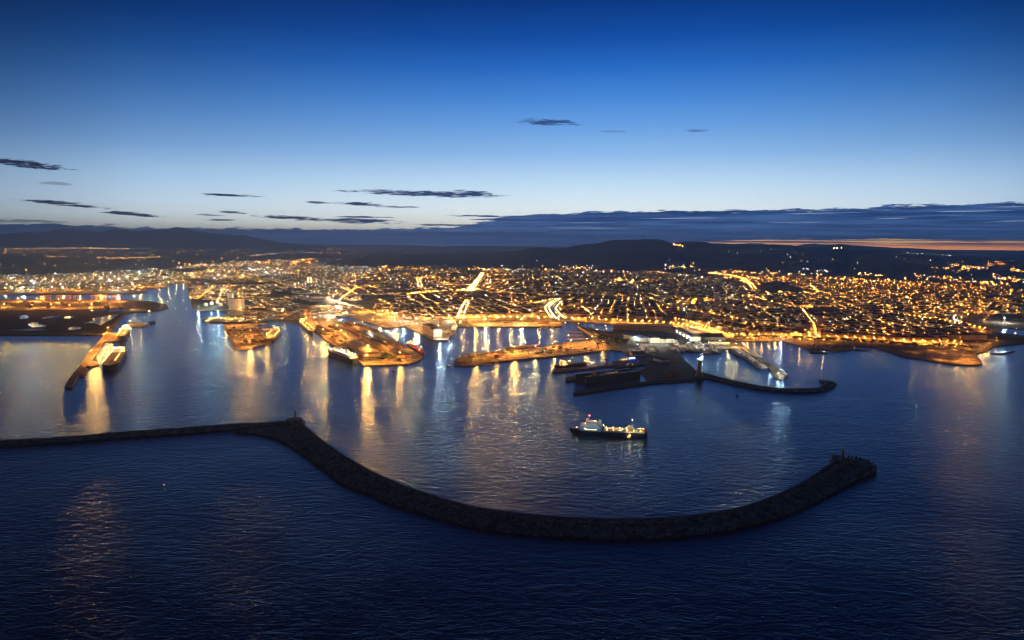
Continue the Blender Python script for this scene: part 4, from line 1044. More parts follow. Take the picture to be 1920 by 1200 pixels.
# ------------------------------------------------------------------ ships
def hull_mesh(L, Bm, D, bow=.22, stern=.08, sheer=2.0, flare=1.0, n=22):
    """bow at +x; waterline length L at z=0, deck at z=D"""
    mb = MB(); vs = []; rows = [(-1.5, .86), (0, .95), (D*.55, 1.0), (D, 1.0)]
    for i in range(n+1):
        t = i/n; x = -L/2+L*t
        if t > 1-bow: q = (t-(1-bow))/bow; wdt = (1-q**2.2)
        elif t < stern: q = 1-t/stern; wdt = 1-.28*q*q
        else: wdt = 1.0
        for z, k in rows:
            w_ = Bm/2*wdt*k; zz = z + (sheer*max(0, (t-.7)/.3)**2 if z >= D else 0); xo = 0
            if t > 1-bow and z > 0: w_ = min(Bm/2, w_ + Bm/2*.22*flare*(z/D)*(t-(1-bow))/bow*(1.2-(t-(1-bow))/bow)*1.5); xo = (z/D)*L*.045*((t-(1-bow))/bow)**2
            if t == 1 and z > 0: w_ = max(w_*.25, .35)
            w_ = max(w_, .15)
            vs.append((x+xo, w_, zz)); vs.append((x+xo, -w_, zz))
    k = len(rows)*2; fs = []
    for i in range(n):
        for r in range(len(rows)-1):
            a = i*k+2*r; fs.append((a, a+2, a+k+2, a+k)); b = a+1; fs.append((b+k, b+k+2, b+2, b))
    for e, rev in ((0, 0), (n, 1)):
        for r in range(len(rows)-1):
            a = e*k+2*r; f = (a, a+1, a+3, a+2); fs.append(f if rev else f[::-1])
    mb.v = vs; mb.f = fs
    # deck a little below the bulwark
    dk = MB(); dv = []; df = []
    for i in range(n+1):
        a = i*k+2*(len(rows)-1); dv += [(vs[a][0], vs[a][1]*.985, vs[a][2]-1.0), (vs[a+1][0], vs[a+1][1]*.985, vs[a+1][2]-1.0)]
    df = [(2*i, 2*i+1, 2*i+3, 2*i+2) for i in range(n)]; dk.v = dv; dk.f = df
    return mb, dk
def ship(name, tip, tail, Bm, D, hullm, deckm, label, cat='ship', **kw):
    a = P(*tip, 0); b = P(*tail, 0); d = a-b; L = d.length; rot = math.atan2(d.y, d.x)
    root = empty(name, ((a+b)/2).to_3d(), rot, label, cat); root.location.z = 0
    h, dk = hull_mesh(L, Bm, D, **kw); h.build('hull', M[hullm], root); dk.build('deck', M[deckm], root)
    return root, L
def lights(root, pts, k='deck', r=.45, name='deck_light'):
    for p in pts: MB().octa(p[0], p[1], p[2], r).build(name, M[k], root)
def bridge(root, x, w_, z, floors, ln, m='white', wing=True, win=True):
    hh = 0; mb = MB()
    for f in range(floors): mb.box(x, 0, z+f*2.9, ln*(1-.05*f), w_*(1-.05*f), 2.85)
    s_ = mb.build('superstructure', M[m], root)
    top_ = z+floors*2.9
    if wing: MB().box(x+ln*.2, 0, top_, ln*.4, w_*1.08, 2.4).build('wheelhouse', M[m], root)
    if win:
        for f in range(floors):
            for s in (-1, 1): MB().box(x, s*(w_*(1-.05*f)/2+.05), z+f*2.9+1.1, ln*.7, .08, .8).build('window_band', M['window'], root)
        MB().box(x+ln*.4+.06, 0, top_+.9, .08, w_*.9, .9).build('bridge_window', M['window'], root)
    return top_+2.4
# the anchored cargo ferry
OVER = 1
fe, L = ship('cargo_ferry', (1073,813.5), (1213,819), 21, 8.5, 'navy', 'deckgreen', 'dark-hulled cargo ferry with blue forward house, anchored alone in front of the breakwater', 'ferry', bow=.16, sheer=3.2, stern=.04)
def X_(f): return L/2 - f*L             # f: 0 bow .. 1 stern
MB().box((X_(.10)+X_(.40))/2, 0, 8.4, L*.30, 20.4, 9.6, 0, .985).build('forward_house_side', M['blueship'], fe)
MB().box((X_(.10)+X_(.40))/2, 0, 18.05, L*.295, 19.6, .5).build('house_deck', M['white'], fe)
MB().box((X_(.20)+X_(.345))/2, 0, 18.5, L*.13, 16, 3.0).box((X_(.205)+X_(.335))/2, 0, 21.5, L*.115, 14.5, 2.8).build('accommodation', M['white'], fe)
wh = MB().box(X_(.205), 0, 24.3, L*.035, 19.5, 2.6).build('wheelhouse', M['white'], fe)
MB().box(X_(.184), 0, 25.2, .1, 18, 1.0).build('window', M['window'], wh)
fu = MB().box(X_(.37), -5.5, 18.5, 6, 4, 7, 0, .8).build('funnel', M['white'], fe); MB().box(X_(.37), -5.5, 24.4, 5, 3.5, 1.2).build('funnel_band', M['blueship'], fu)
MB().box(X_(.37), 5.5, 18.5, 6, 4, 7, 0, .8).build('funnel', M['white'], fe)
fm = MB().tube((X_(.225), 0, 26.8), (X_(.225), 0, 33), .45, .3).tube((X_(.225), -3, 31), (X_(.225), 3, 31), .15).build('radar_mast', M['steel'], fe); MB().octa(X_(.225), 0, 33.8, .9).build('red_light', M['red'], fm)
MB().tube((X_(.11), 0, 14), (X_(.11), 0, 21), .8, .5).box(X_(.11), 0, 20, 3, 2.5, 2).build('fore_mast', M['navy'], fe)
MB().box(X_(.055), 0, 9.5, 5, 6, 2).tube((X_(.05), -3, 10.5), (X_(.05), 3, 10.5), .8).build('windlass', M['rust'], fe)
for i in range(9): MB().box(X_(.19+.016*i), -10.28, 11.2, .9, .14, 1.0).build('lit_window', M['window'], fe)
for i in range(9): MB().box(X_(.19+.016*i), 10.28, 11.2, .9, .14, 1.0).build('lit_window', M['window'], fe)
MB().box(X_(.435), 0, 8.4, 1.2, 20, 5.5).box(X_(.36), -9.2, 18.5, 8, .5, 2.2).build('break_bulwark', M['white'], fe)
for s in (-1, 1): MB().box((X_(.44)+X_(.96))/2, s*9.9, 8.0, L*.52, .6, 3.4).build('side_bulwark', M['whitewall'], fe)
sg = MB()
for s in (-1, 1):
    sg.tube((X_(.715), s*7.5, 8), (X_(.755), s*6.5, 16.5), .9, .9, 5).tube((X_(.845), s*7.5, 8), (X_(.80), s*6.5, 16.5), .9, .9, 5)
sg.box(X_(.777), 0, 15.6, 7.5, 15.5, 2.2); sg.box(X_(.777), 0, 11.5, 6.8, 13.5, 4.1)
sg = sg.build('stern_house', M['whitewall'], fe)
mm = MB().tube((X_(.785), 0, 17.5), (X_(.80), 0, 28), .5, .4).build('stern_mast', M['navy'], fe); MB().octa(X_(.80), 0, 28.7, .55).build('mast_light', M['deck_white'], mm)
MB().box(X_(.975), 0, 7.4, 1.2, 16, 6.5).build('stern_ramp', M['rust'], fe)
MB().box(X_(.95), -8, 8.4, 4.5, 3.5, 3.4).build('winch_house', M['orange'], fe); MB().box(X_(.95), 8, 8.4, 4.5, 3.5, 3.4).build('winch_house', M['orange'], fe)
for i, f in enumerate((.47, .53, .62, .67, .72, .755, .79, .825, .86, .895)):
    for row in ((-1, 1) if i > 2 else (1,)):
        t_ = MB().box(X_(f), row*4.6, 8.5, 2.6, 8.5, 3.6).build('truck_trailer', M['white'], None)
        t_.parent = None; t_.location = fe.location; t_.rotation_euler = fe.rotation_euler; t_.name = 'truck_trailer'
        tag(t_, 'white truck trailer on the open deck of the cargo ferry', 'trailer', 'truck trailers on the deck of the cargo ferry')
        MB().box(X_(f), row*4.6, 7.7, 2.2, 7, .8).build('chassis', M['steel'], t_)
lights(fe, [(X_(f), s*9.0, 12.3) for f in (.46,.55,.64,.73,.82,.91) for s in (-1, 1)], 'deck', .40)
lights(fe, [(X_(.42), 0, 17.5), (X_(.42), -6, 17.5), (X_(.30), 0, 25), (X_(.36), 4, 23), (X_(.17), 0, 20), (X_(.06), 0, 12.6), (X_(.95), 0, 14)], 'deck_white', .40)
lights(fe, [(X_(.17), 10.6, 13.2)], 'deck', .5, 'side_light')
for f_, e_ in ((.50, 9000), (.66, 9000), (.88, 9000), (.06, 6000), (.30, 4000)):  # extra point lights above the ferry, added to make deck and superstructure brighter
    ld_ = bpy.data.lights.new('added_deck_fill', 'POINT'); ld_.energy = e_; ld_.color = (1, .74, .42); ld_.shadow_soft_size = .5
    eo = bpy.data.objects.new('added_deck_fill', ld_); COL.objects.link(eo); eo.parent = fe; eo.location = (X_(f_), 0, 20 if f_ > .1 and f_ != .30 else 18 if f_ < .1 else 32)
for f_, e_, z_ in ((.17, 1000, 17), (.24, 700, 17), (.33, 1000, 17), (.765, 2600, 7), (.90, 1300, 12)):  # fill lamps added outboard to brighten the ferry's near side
    ld_ = bpy.data.lights.new('added_side_fill', 'POINT'); ld_.energy = e_; ld_.color = (1, .84, .45) if f_ > .5 else (.86, .95, .85); ld_.shadow_soft_size = .45
    eo = bpy.data.objects.new('added_side_fill', ld_); COL.objects.link(eo); eo.parent = fe; eo.location = (X_(f_), 16.5, z_); eo.location.y = OVER*16.5
    MB().tube((X_(f_), OVER*10.2, z_+.4), (X_(f_), OVER*16.3, z_+.5), .12, .1, 4).build('added_fill_arm', M['steel'], fe)  # made-up arm holding the added fill lamp
pd = MB().octa(X_(.765), 11.2, 4.4, .85).build('pilot_door_light', M['deck'], fe)
MB().box(X_(.765), 10.4, 1.6, 3.2, .3, 3.2).build('pilot_door', M['orange'], fe)
pb, Lb = ship('pilot_boat', (1170,822.5), (1185,823.5), 4.2, 1.6, 'navy', 'deckgreen', 'small dark pilot boat lying close alongside the cargo ferry', 'boat', bow=.35, sheer=.6)
MB().box(-.5, 0, 1.2, 4.5, 2.8, 2.2).build('cabin', M['white'], pb); lights(pb, [(1, 0, 4.0)], 'deck', .22)
# big bright ship on the big pier
s2, L = ship('passenger_ship', (617,663), (667,682), 25, 13, 'navy', 'deckgreen', 'large brightly lit white ship with dark hull moored along the big pier', 'ship', bow=.2, sheer=3)
MB().box(-L*.12, 0, 12.6, L*.62, 22, 5.5).box(-L*.10, 0, 18.1, L*.54, 20, 3).build('superstructure', M['white'], s2)
tz = bridge(s2, L*.16, 21, 21.2, 2, 14); MB().box(-L*.22, 0, 21.2, 10, 7, 11, 0, .75).build('funnel', M['white'], s2)
MB().tube((L*.17, 0, tz), (L*.17, 0, tz+9), .4).build('mast', M['steel'], s2)
lights(s2, [(L*(-.38+.1*i), s*9.5, 22.4) for i in range(6) for s in (-1, 1)], 'deck_white', .95); lights(s2, [(L*.3, 0, 17), (L*.38, 3, 16), (L*.42, 0, 18), (-L*.45, 0, 16)], 'deck_white', .8)
for i in range(7): MB().box(L*(-.38+.12*i), -12.58, 8.5, 1.4, .14, 1.2).build('porthole', M['window_white'], s2)
# crane ship
s3, L = ship('crane_ship', (586,626), (564,605), 22, 9, 'blackhull', 'deckgreen', 'dark cargo ship with lit deck cranes moored before the big pier', 'ship')
tz = bridge(s3, -L*.36, 19, 8.5, 4, 16)
for i, f in enumerate((-.12, .10, .30)):
    cr_ = MB().tube((L*f, 0, 8), (L*f, 0, 22), 1.4, 1.2, 8).tube((L*f, 0, 21), (L*f+14, 2, 32), .7, .3, 5).build('deck_crane', M['yellow'], s3)
    MB().box(L*f, 0, 20.5, 3.5, 3, 3).build('crane_cab', M['yellow'], cr_)
for f in (-.01, .2): MB().box(L*f, 0, 8.2, L*.13, 15, 2.2).build('cargo_hatch', M['rust'], s3)
lights(s3, [(L*f, s*8, 14) for f in (-.3,-.15,0,.15,.3,.4) for s in (-1, 1)], 'deck', .85)
# tankers
def tanker(bow, stern, Bm, label, n=5):
    t, L = ship('tanker', bow, stern, Bm, 13, 'blackhull', 'deckgreen', label, 'tanker', bow=.2, sheer=2.5)
    tz = bridge(t, -L*.40, Bm*.8, 12.5, 4, 16)
    MB().box(-L*.47, 0, 12.5, 8, 7, 15, 0, .8).build('funnel', M['rust'], t)
    pp = MB()
    for y in (-2, 0, 2): pp.tube((-L*.3, y, 13.4), (L*.36, y, 13.4), .45, None, 5)
    for f in (-.2, 0, .2): pp.tube((L*f, -Bm*.4, 13.8), (L*f, Bm*.4, 13.8), .4, None, 5)
    pp.build('deck_piping', M['steel'], t)
    MB().tube((L*.02, 0, 13), (L*.02, 0, 24), .6).tube((L*.02, 0, 22), (L*.02, 10, 18), .4).build('hose_crane', M['steel'], t)
    MB().tube((L*.42, 0, 14), (L*.42, 0, 24), .5).build('fore_mast', M['steel'], t)
    lights(t, [(L*(-.36+.72*i/(n-1)), s*Bm*.32, 22) for i in range(n) for s in (-1, 1)], 'deck', 1.1)
    lights(t, [(-L*.33, y, tz+1) for y in (-9, -3, 3, 9)], 'deck_white', 1.1)
    return t
tanker((204,695), (225,665), 38, 'large tanker with bright deck, bow towards the camera, at the tanker mole')
tanker((226,639), (238,622), 26, 'second smaller tanker moored behind the large one', 4)
# ship at the square pier
s4, L = ship('cargo_ship', (504,641), (520,624), 30, 9, 'blackhull', 'deckgreen', 'orange-lit cargo ship at the right side of the square pier', 'ship')
MB().box(0, 0, 8.5, L*.62, 24, 7).build('cargo_hold', M['whitewall'], s4); bridge(s4, -L*.38, 20, 8.5, 5, 12)
lights(s4, [(L*f, s*13.2, 17) for f in (-.3,-.1,.1,.3) for s in (-1, 1)], 'deck', .95); lights(s4, [(L*.40, 0, 14)], 'deck', .9)
# white yacht ship at the silo quay
s5, L = ship('white_motor_ship', (846,629), (856,610), 15, 7, 'white', 'deckgreen', 'white motor ship moored bow-on at the right edge of the silo quay', 'ship')
bridge(s5, -L*.05, 12, 6.6, 3, L*.45); lights(s5, [(L*f, 0, 18) for f in (-.3, 0, .25)], 'deck_white', .6)
# tug and coaster at the tip of the big pier
tg, L = ship('tugboat', (796,664), (784,657), 11, 5, 'redhull', 'deckgreen', 'red tugboat moored near the tip of the big pier', 'tugboat', bow=.35, sheer=1.5)
MB().box(L*.05, 0, 4.2, 9, 6.5, 3).box(L*.08, 0, 7.2, 5, 5, 2.6).build('wheelhouse', M['redhull'], tg); MB().tube((0, 0, 9), (0, 0, 17), .3).build('mast', M['white'], tg); lights(tg, [(0, 0, 17.5)], 'deck_white', .7); lights(tg, [(-L*.25, 0, 8)], 'deck', .5)
cs, L = ship('coaster', (783,655), (766,645), 13, 5.5, 'redhull', 'deckgreen', 'pale and red workboat moored behind the red tugboat', 'ship', bow=.28)
MB().box(-L*.25, 0, 5, 12, 10, 6).box(-L*.25, 0, 11, 8, 9, 2.6).build('superstructure', M['white'], cs); MB().tube((L*.1, 0, 5), (L*.1, 0, 24), .4).build('mast', M['white'], cs); lights(cs, [(-L*.25, 0, 15), (-L*.1, 0, 10)], 'deck', .8)
for bw, st, lb in (((654,592),(644,588),'small lit ferry moored at the head of the inlet'), ((914,615),(918,611),'small lit boat beside the bright lamps of the long inner quay'), ((866,611),(860,606),'white boat moored at the left end of the long inner quay')):
    q, L = ship('small_ferry', bw, st, 11, 4.5, 'white', 'deckgreen', lb, 'ferry'); bridge(q, -L*.05, 9, 4.2, 2, L*.45); lights(q, [(0, 0, 14), (-L*.3, 0, 8)], 'deck_white', .7)
# ships of the yard
s6, L = ship('supply_ship', (1041,690), (1098,683), 15, 6, 'blackhull', 'deckgreen', 'dark supply ship with lit white bridge at the first shipyard pontoon', 'ship', bow=.25, sheer=3)
bridge(s6, L*.25, 13, 5.5, 4, 15); MB().tube((L*.25, 0, 20), (L*.25, 0, 27), .4).build('mast', M['steel'], s6); MB().box(L*.08, 0, 5.5, 6, 6, 9).build('funnel', M['whitewall'], s6)
lights(s6, [(L*.04, -3, 15), (L*.04, 3, 15), (L*.36, 0, 12)], 'deck', .5); lights(s6, [(L*f, 7.7, 8) for f in (.4, .32, .24, .16)], 'deck', .3)
s7, L = ship('super_yacht', (1148,683), (1190,675), 13, 6, 'white', 'deckgreen', 'long yacht with blue lights in the shipyard basin', 'yacht', bow=.3)
MB().box(-L*.08, 0, 5.6, L*.55, 10.5, 3).box(-L*.08, 0, 8.6, L*.42, 9.5, 2.8).box(-L*.05, 0, 11.4, L*.24, 8, 2.6).build('superstructure', M['white'], s7)
lights(s7, [(L*f, 5.8, 9) for f in (.15, .05, -.05)], 'deck', .5); lights(s7, [(L*(-.2-.07*i), 5.8, 9) for i in range(4)], 'blue', .75, 'blue_light')
s8, L = ship('grey_patrol_ship', (1152,691), (1215,682), 12, 5, 'steel', 'steel', 'low grey ship lying in front of the long yacht', 'ship', bow=.3)
MB().box(0, 0, 4.6, L*.3, 8, 3).box(0, 0, 7.6, L*.14, 6, 2.6).build('superstructure', M['steel'], s8); MB().tube((0, 0, 10), (0, 0, 18), .4).build('mast', M['steel'], s8); lights(s8, [(L*.0, 4.6, 6), (L*.15, 4.4, 6)], 'deck', .3)
# shipyard pontoons and floating dock
quay('shipyard_pontoon', [(1035,694),(1041,691),(1100,687),(1140,682.5),(1215,676),(1216,680),(1140,686),(1100,691),(1044,697.5),(1036,697)], 3.0, M['rust'], 'narrow pontoon with the dark supply ship beside it', 'pontoon')
quay('dock_pontoon', [(1060,709),(1066,706),(1100,703),(1140,699),(1217,690),(1218,696),(1100,709),(1068,713.5),(1060,713)], 3.0, M['rock'], 'dark pier carrying the floating dock', 'pier')
quay('guard_pontoon', [(1074,736),(1080,733),(1140,725),(1217,714),(1303,710.5),(1303,713.5),(1220,719),(1140,730),(1082,738.5),(1074,738.5)], 2.4, M['rock'], 'long thin outermost breakwater jetty in front of the floating dock', 'jetty')
MB_ = MB().tube((0, 0, 0), (0, 0, 12), .25, .15); o = MB_.build('signal_pole', M['steel'], None, P(1077,737,2.4)); tag(o, 'thin signal pole at the left tip of the outermost jetty', 'pole')
fd = P(1098,719,0); fe2 = P(1200,707,0); d = fe2-fd; L = d.length; rot = math.atan2(d.y, d.x); c0 = (fd+fe2)/2
n_ = Vector((-math.sin(rot), math.cos(rot), 0)); c0 = c0 + n_*22
dk = empty('floating_dock', (c0.x, c0.y, 0), rot, 'large dark floating dock with two high side walls', 'floating dock')
MB().box(0, 0, -1.5, L, 46, 4).build('dock_floor', M['navy'], dk)
for s in (-1, 1):
    wv_ = MB().box(0, s*20, 2.6, L, 5.5, 13).build('dock_wall', M['navy'], dk)
    rl = MB()
    for i in range(40): rl.tube((-L/2+2+i*(L-4)/39, s*20, 15.6), (-L/2+2+i*(L-4)/39, s*20, 17), .08, None, 4)
    rl.tube((-L/2+2, s*20, 17), (L/2-2, s*20, 17), .1, None, 4); rl.build('rail', M['steel'], wv_)
bs = empty('docked_ship', (c0.x, c0.y, 3), rot, 'long hull lying inside the floating dock', 'ship'); bs.location.z = 2.6
h_, dd_ = hull_mesh(L*.72, 20, 11); h_.build('hull', M['navy'], bs); dd_.build('deck', M['deckgreen'], bs); MB().box(-L*.22, 0, 10, 14, 14, 9).build('superstructure', M['steel'], bs)
lights(bs, [(L*(-.05+.06*i), -4, 13.5) for i in range(4)], 'deck', .28)
# slewing crane on the dock
def slewing_crane(x, y, top, z, label, m='rust', flip=1):
    p = P(x, y, z); c_ = empty('shipyard_crane', p, 0, label, 'crane'); H = vh(x, y, top, z)
    leg = MB()
    for a in (-1, 1):
        for b in (-1, 1): leg.tube((a*5, b*5, 0), (a*2, b*2, H*.34), .45, .35, 5)
    leg.box(0, 0, H*.33, 6, 6, 1); leg.build('portal', M[m], c_)
    MB().tube((0, 0, H*.34), (0, 0, H*.58), 1.7, 1.4, 8).build('tower', M[m], c_)
    MB().box(-2*flip, 0, H*.56, 8, 5, 4.5).build('machine_house', M[m], c_)
    MB().tube((2*flip, 0, H*.58), (12*flip, 0, H), .8, .35, 5).tube((2*flip, 1.6, H*.58), (12*flip, 0, H), .3, .3, 4).tube((-3*flip, 0, H*.66), (12*flip, 0, H), .15, .15, 4).tube((-3*flip, 0, H*.6), (0, 0, H*.82), .35, .3, 4).build('jib', M[m], c_)
    return c_
slewing_crane(1137,697,658,2.4,'rust-red slewing crane standing on the shipyard pier','rust')
slewing_crane(1120,655,637,LZ,'tall crane at the inner end of the lit mole','rust',-1)
slewing_crane(1141,654,636,LZ,'second crane at the head of the shipyard basin','steel',1)
slewing_crane(676,640,618,LZ,'slim quay crane between the sheds of the big pier','yellow',1)
slewing_crane(573,604,574,LZ,'yellow harbour crane beside the dark crane ship','yellow',-1)
slewing_crane(582,603,576,LZ,'second yellow harbour crane right of the first','yellow',1)
slewing_crane(479,639,624,3.2,'single mobile crane in the middle of the square pier','orange',-1)
# gantry cranes of the container yard
def gantry(x, y, top, label):
    p = P(x, y, LZ); g = empty('gantry_crane', p, .1, label, 'crane', 'yellow gantry cranes in a row on the container yard'); H = vh(x, y, top, LZ)
    lg = MB()
    for a in (-1, 1):
        for b in (-1, 1): lg.box(a*9, b*8, 0, 1.6, 1.6, H*.72)
        lg.box(a*9, 0, H*.40, 1.4, 17, 1.6)
    lg.box(0, 8, H*.70, 19, 1.6, 1.8).box(0, -8, H*.70, 19, 1.6, 1.8); lg.build('portal_frame', M['yellow'], g)
    MB().box(0, 6, H*.74, 3, 78, 2.4).build('boom', M['yellow'], g); MB().tube((0, 8, H*.72), (0, 2, H), .7).tube((0, 2, H), (0, 40, H*.76), .3).tube((0, 2, H), (0, -28, H*.76), .3).build('apex_frame', M['yellow'], g)
    MB().box(0, 10, H*.62, 4, 5, 3.5).build('cab', M['yellow'], g); return g
for i, x in enumerate((82,90,112,128,144,177,186,196,214,222)): gantry(x, 564, 551, 'yellow gantry crane on the container yard, %s from the left' % ['first','second','third','fourth','fifth','sixth','seventh','eighth','ninth','last'][i])
# containers, trucks and gear standing about
def stack(x, y, n, rot, z, label, group):
    p = P(x, y, z); o = MB()
    root = empty('container_stack', (p.x, p.y, z+.02), rot, label, 'container stack', group)
    for i in range(n):
        for k_ in range(rnd.choice((1, 2, 3))):
            MB().box(0, i*2.7, k_*2.62, 12.2, 2.44, 2.6).build('container', rnd.choice(M['cont']), root)
for i in range(26):
    u, v = rnd.random(), rnd.random(); x = 425+u*60+v*22; y = 612+v*34-u*1.5
    if y < 648 and x < 500: stack(x, y, rnd.choice((2, 3, 5)), rnd.choice((.3, 1.8)), 3.25, 'small stack of freight containers on the square orange pier', 'container stacks on the square pier')
for i in range(40):
    stack(rnd.uniform(-10, 230), rnd.uniform(564, 579), rnd.choice((3, 4, 6)), .1, 2.25, 'container stack in the yard of yellow gantry cranes', 'container stacks in the far left yard')
for i in range(16):
    u = rnd.random(); stack(700+u*48, 652+u*24+rnd.uniform(-3, 6), 2, .9, LZ+.06, 'container stack in the open yard on the big pier', 'container stacks on the big pier')
# parked vehicles on the ferry quay and near the halls
CAR = None
def car(x, y, rot, m, z, group, label):
    p = P(x, y, z); r = empty('parked_car', (p.x, p.y, z), rot, label, 'car', group)
    MB().box(0, 0, .35, 4.3, 1.8, .65).box(-.2, 0, 1.0, 2.3, 1.6, .55, 0, .8).build('body', M[m], r)
    wl = MB()
    for a in (-1.35, 1.35):
        for b in (-.8, .8): wl.tube((a, b-.12, .33), (a, b+.12, .33), .33, None, 6)
    wl.build('wheels', M['blackhull'], r); return r
for i in range(40):
    u = rnd.random(); car(700+u*70, 598+u*12+rnd.uniform(-4, 4), rnd.uniform(.2, .6), rnd.choice(['white', 'steel', 'navy', 'redhull']), LZ+.05, 'cars parked on the ferry quay', 'car parked in the lit lot of the ferry quay')
for i in range(24): car(rnd.uniform(1200, 1268), rnd.uniform(646, 652), rnd.uniform(0, 3), rnd.choice(['white', 'steel', 'navy']), LZ+.06, 'cars parked in front of the boatyard halls', 'car parked in front of the white boatyard halls')
# oil tanks in the far left industrial area
for i, (x, y) in enumerate([(50,541),(66,540),(82,541),(30,536),(52,535),(74,535),(98,536),(120,537),(140,536),(386,574),(397,571),(408,569),(414,574)]):
    p = P(x, y, LZ); t_ = empty('storage_tank', p, 0, 'round white storage tank %s' % ('on the far left shore' if x < 300 else 'near the tall silo block'), 'storage tank', 'storage tanks %s' % ('on the far left shore' if x < 300 else 'near the silo'))
    rr = 20 if x < 300 else 9; hh = 15 if x < 300 else 16
    MB().tube((0, 0, 0), (0, 0, hh), rr, rr, 20).build('shell', M['whitewall'], t_); MB().tube((0, 0, hh+.02), (0, 0, hh+rr*.12), rr*1.01, 1, 20).build('roof', M['whitewall'], t_)
# ------------------------------------------------------------------ yachts
YP = None
def yacht(x, y, rot, s, label, group, z=0.0):
    global YP
    p = P(x, y, z); p.z = z
    if YP is None:
        r = empty('motor_yacht', p, rot, label, 'yacht', group); r.scale = (s,)*3
        h, d = hull_mesh(20, 5.4, 2.4, bow=.42, stern=.05, sheer=.8, n=12)
        ks = [h.build('hull', M['white'], r), d.build('deck', M['whitewall'], r),
              MB().box(-1.5, 0, 1.6, 10, 4.2, 2.0, 0, .92).box(-2.2, 0, 3.6, 6, 3.6, 1.4, 0, .88).build('cabin', M['white'], r),
              MB().box(-1.5, 0, 2.3, 8.6, 4.16, .7, 0, .99).build('window_band', M['blackhull'], r),
              MB().tube((-3.5, 0, 5), (-4.2, 0, 7), .12).build('mast', M['steel'], r)]
        YP = (r, ks); return r
    return clone(YP[0], p, rot, label, group, s, YP[1])
# moored stern-to along the left side of the yacht pier
for i in range(25):
    f = i/24; p = P(1389+f*52, 656+f*34); s = (1.9 if f < .4 else 1.5)*rnd.uniform(.85, 1.15)
    q = proj((p.x-10*s-3, p.y-2, 0))
    yacht(q[0], q[1], R(190)+rnd.uniform(-.06, .06), s, 'white yacht moored side by side with others along the yacht pier', 'yachts moored along the yacht pier')
for i in range(34):
    x = 1256+i*2.9+rnd.uniform(-1, 1); y = 657.5+rnd.uniform(-4, 3)+(i > 20)*1.5
    if 1262 < x < 1360: yacht(x, y, R(-75)+rnd.uniform(-.3, .3), rnd.uniform(1.3, 2.2), 'white yacht in the dense cluster at the basin in front of the boatyard', 'yachts clustered in the boatyard basin')
for i in range(26): yacht(rnd.uniform(1262, 1345), rnd.uniform(645, 651), rnd.uniform(-.5, .6)+R(-50), rnd.uniform(.7, 1.4), 'white boat stored on land right of the boatyard halls', 'boats stored on the boatyard ground', LZ+1.2)
for i in range(30): yacht(rnd.uniform(1190, 1232), rnd.uniform(649, 668), R(-60)+rnd.uniform(-.4, .4), rnd.uniform(.6, 1.3), 'white boat stored on land below the white halls', 'boats stored beside the old slipway', LZ+1.2)
for row, (y, x0, x1) in enumerate(((624,1060,1090),(630,1062,1096),(636,1064,1100))):
    quay('marina_pontoon', [(x0, y), (x1, y), (x1+1, y+.8), (x0, y+.8)], .9, M['quay'], 'thin floating pontoon of the little marina, %s from the back' % ['first', 'second', 'third'][row], 'pontoon')
    for i in range(10): yacht(x0+i*3.2+1, y-1.2, R(90)+rnd.uniform(-.1, .1), .55, 'small boat at the pontoons of the little marina', 'boats at the little marina')
for i in range(12): yacht(rnd.uniform(1010, 1050), 614.5+rnd.uniform(0, 3), R(rnd.choice((0, 90))), .7, 'small boat moored in front of the long inner quay', 'boats along the inner quay')
quay('floating_jetty', [(946,651),(960,649.5),(1010,644.5),(1012,646.5),(970,653),(956,656),(950,655)], 1.6, M['rust'], 'low dark floating jetty behind the long lit mole', 'jetty')
quay('mole_step', [(870,684.5),(923,682),(923,683.2),(872,686.5)], 1.2, M['wallstone'], 'thin landing in front of the mole tip', 'landing')
quay('boat_pier', [(381,598),(500,599),(505,601.5),(470,604.8),(392,603.8)], 3.0, M['rock'], 'dark boat pier between the silo basin and the square pier', 'pier')
for i in range(22): yacht(rnd.uniform(386, 496), rnd.uniform(597, 602.5), rnd.uniform(0, 3), rnd.uniform(.5, .9), 'small boat on the dark boat pier below the silo', 'boats on the boat pier', 3.2)
for i in range(26): lamp_p = P(rnd.uniform(388, 500), rnd.uniform(597, 602.5), 3); street_lamp(rnd.choice(['street', 'street_warm', 'street_white']), (lamp_p.x, lamp_p.y, 3), .7, 'small lamp on the dark boat pier below the silo', 'lamps on the boat pier')
# marker buoys and small boats under way
def buoy(x, y, label, m='blackhull', k=None, s=1.0):
    b = empty('marker_buoy', P(x, y, 0), 0, label, 'buoy'); MB().tube((0, 0, -.5), (0, 0, 1.4), 2.0*s, 1.9*s, 10).build('float', M[m], b)
    lt = MB()
    for a in range(4): lt.tube((1.3*s*math.cos(a*1.571), 1.3*s*math.sin(a*1.571), 1.3), (.3*math.cos(a*1.571), .3*math.sin(a*1.571), 5*s), .14, .1, 4)
    lt.build('lattice', M[m], b); MB().tube((0, 0, 4.6*s), (0, 0, 6*s), .8, .5, 6).build('top_mark', M[m], b)
    if k: MB().octa(0, 0, 6.6*s, .55).build('lamp', M[k], b)
buoy(1382,742,'dark unlit marker buoy between the ferry and the inner breakwater', s=1.5)
buoy(1718,766,'green-lit marker buoy on the open water at the right', 'steel', 'green')
buoy(1305,751,'small dark marker buoy below the lighthouse', s=.6)
wb, L = ship('launch', (845,688), (837,686), 3.6, 1.4, 'navy', 'deckgreen', 'small dark launch under way left of the mole tip', 'boat', bow=.4, sheer=.5); MB().box(0, 0, 1, 4, 2.4, 2).build('cabin', M['white'], wb); lights(wb, [(0, 0, 3.6)], 'deck', .15)
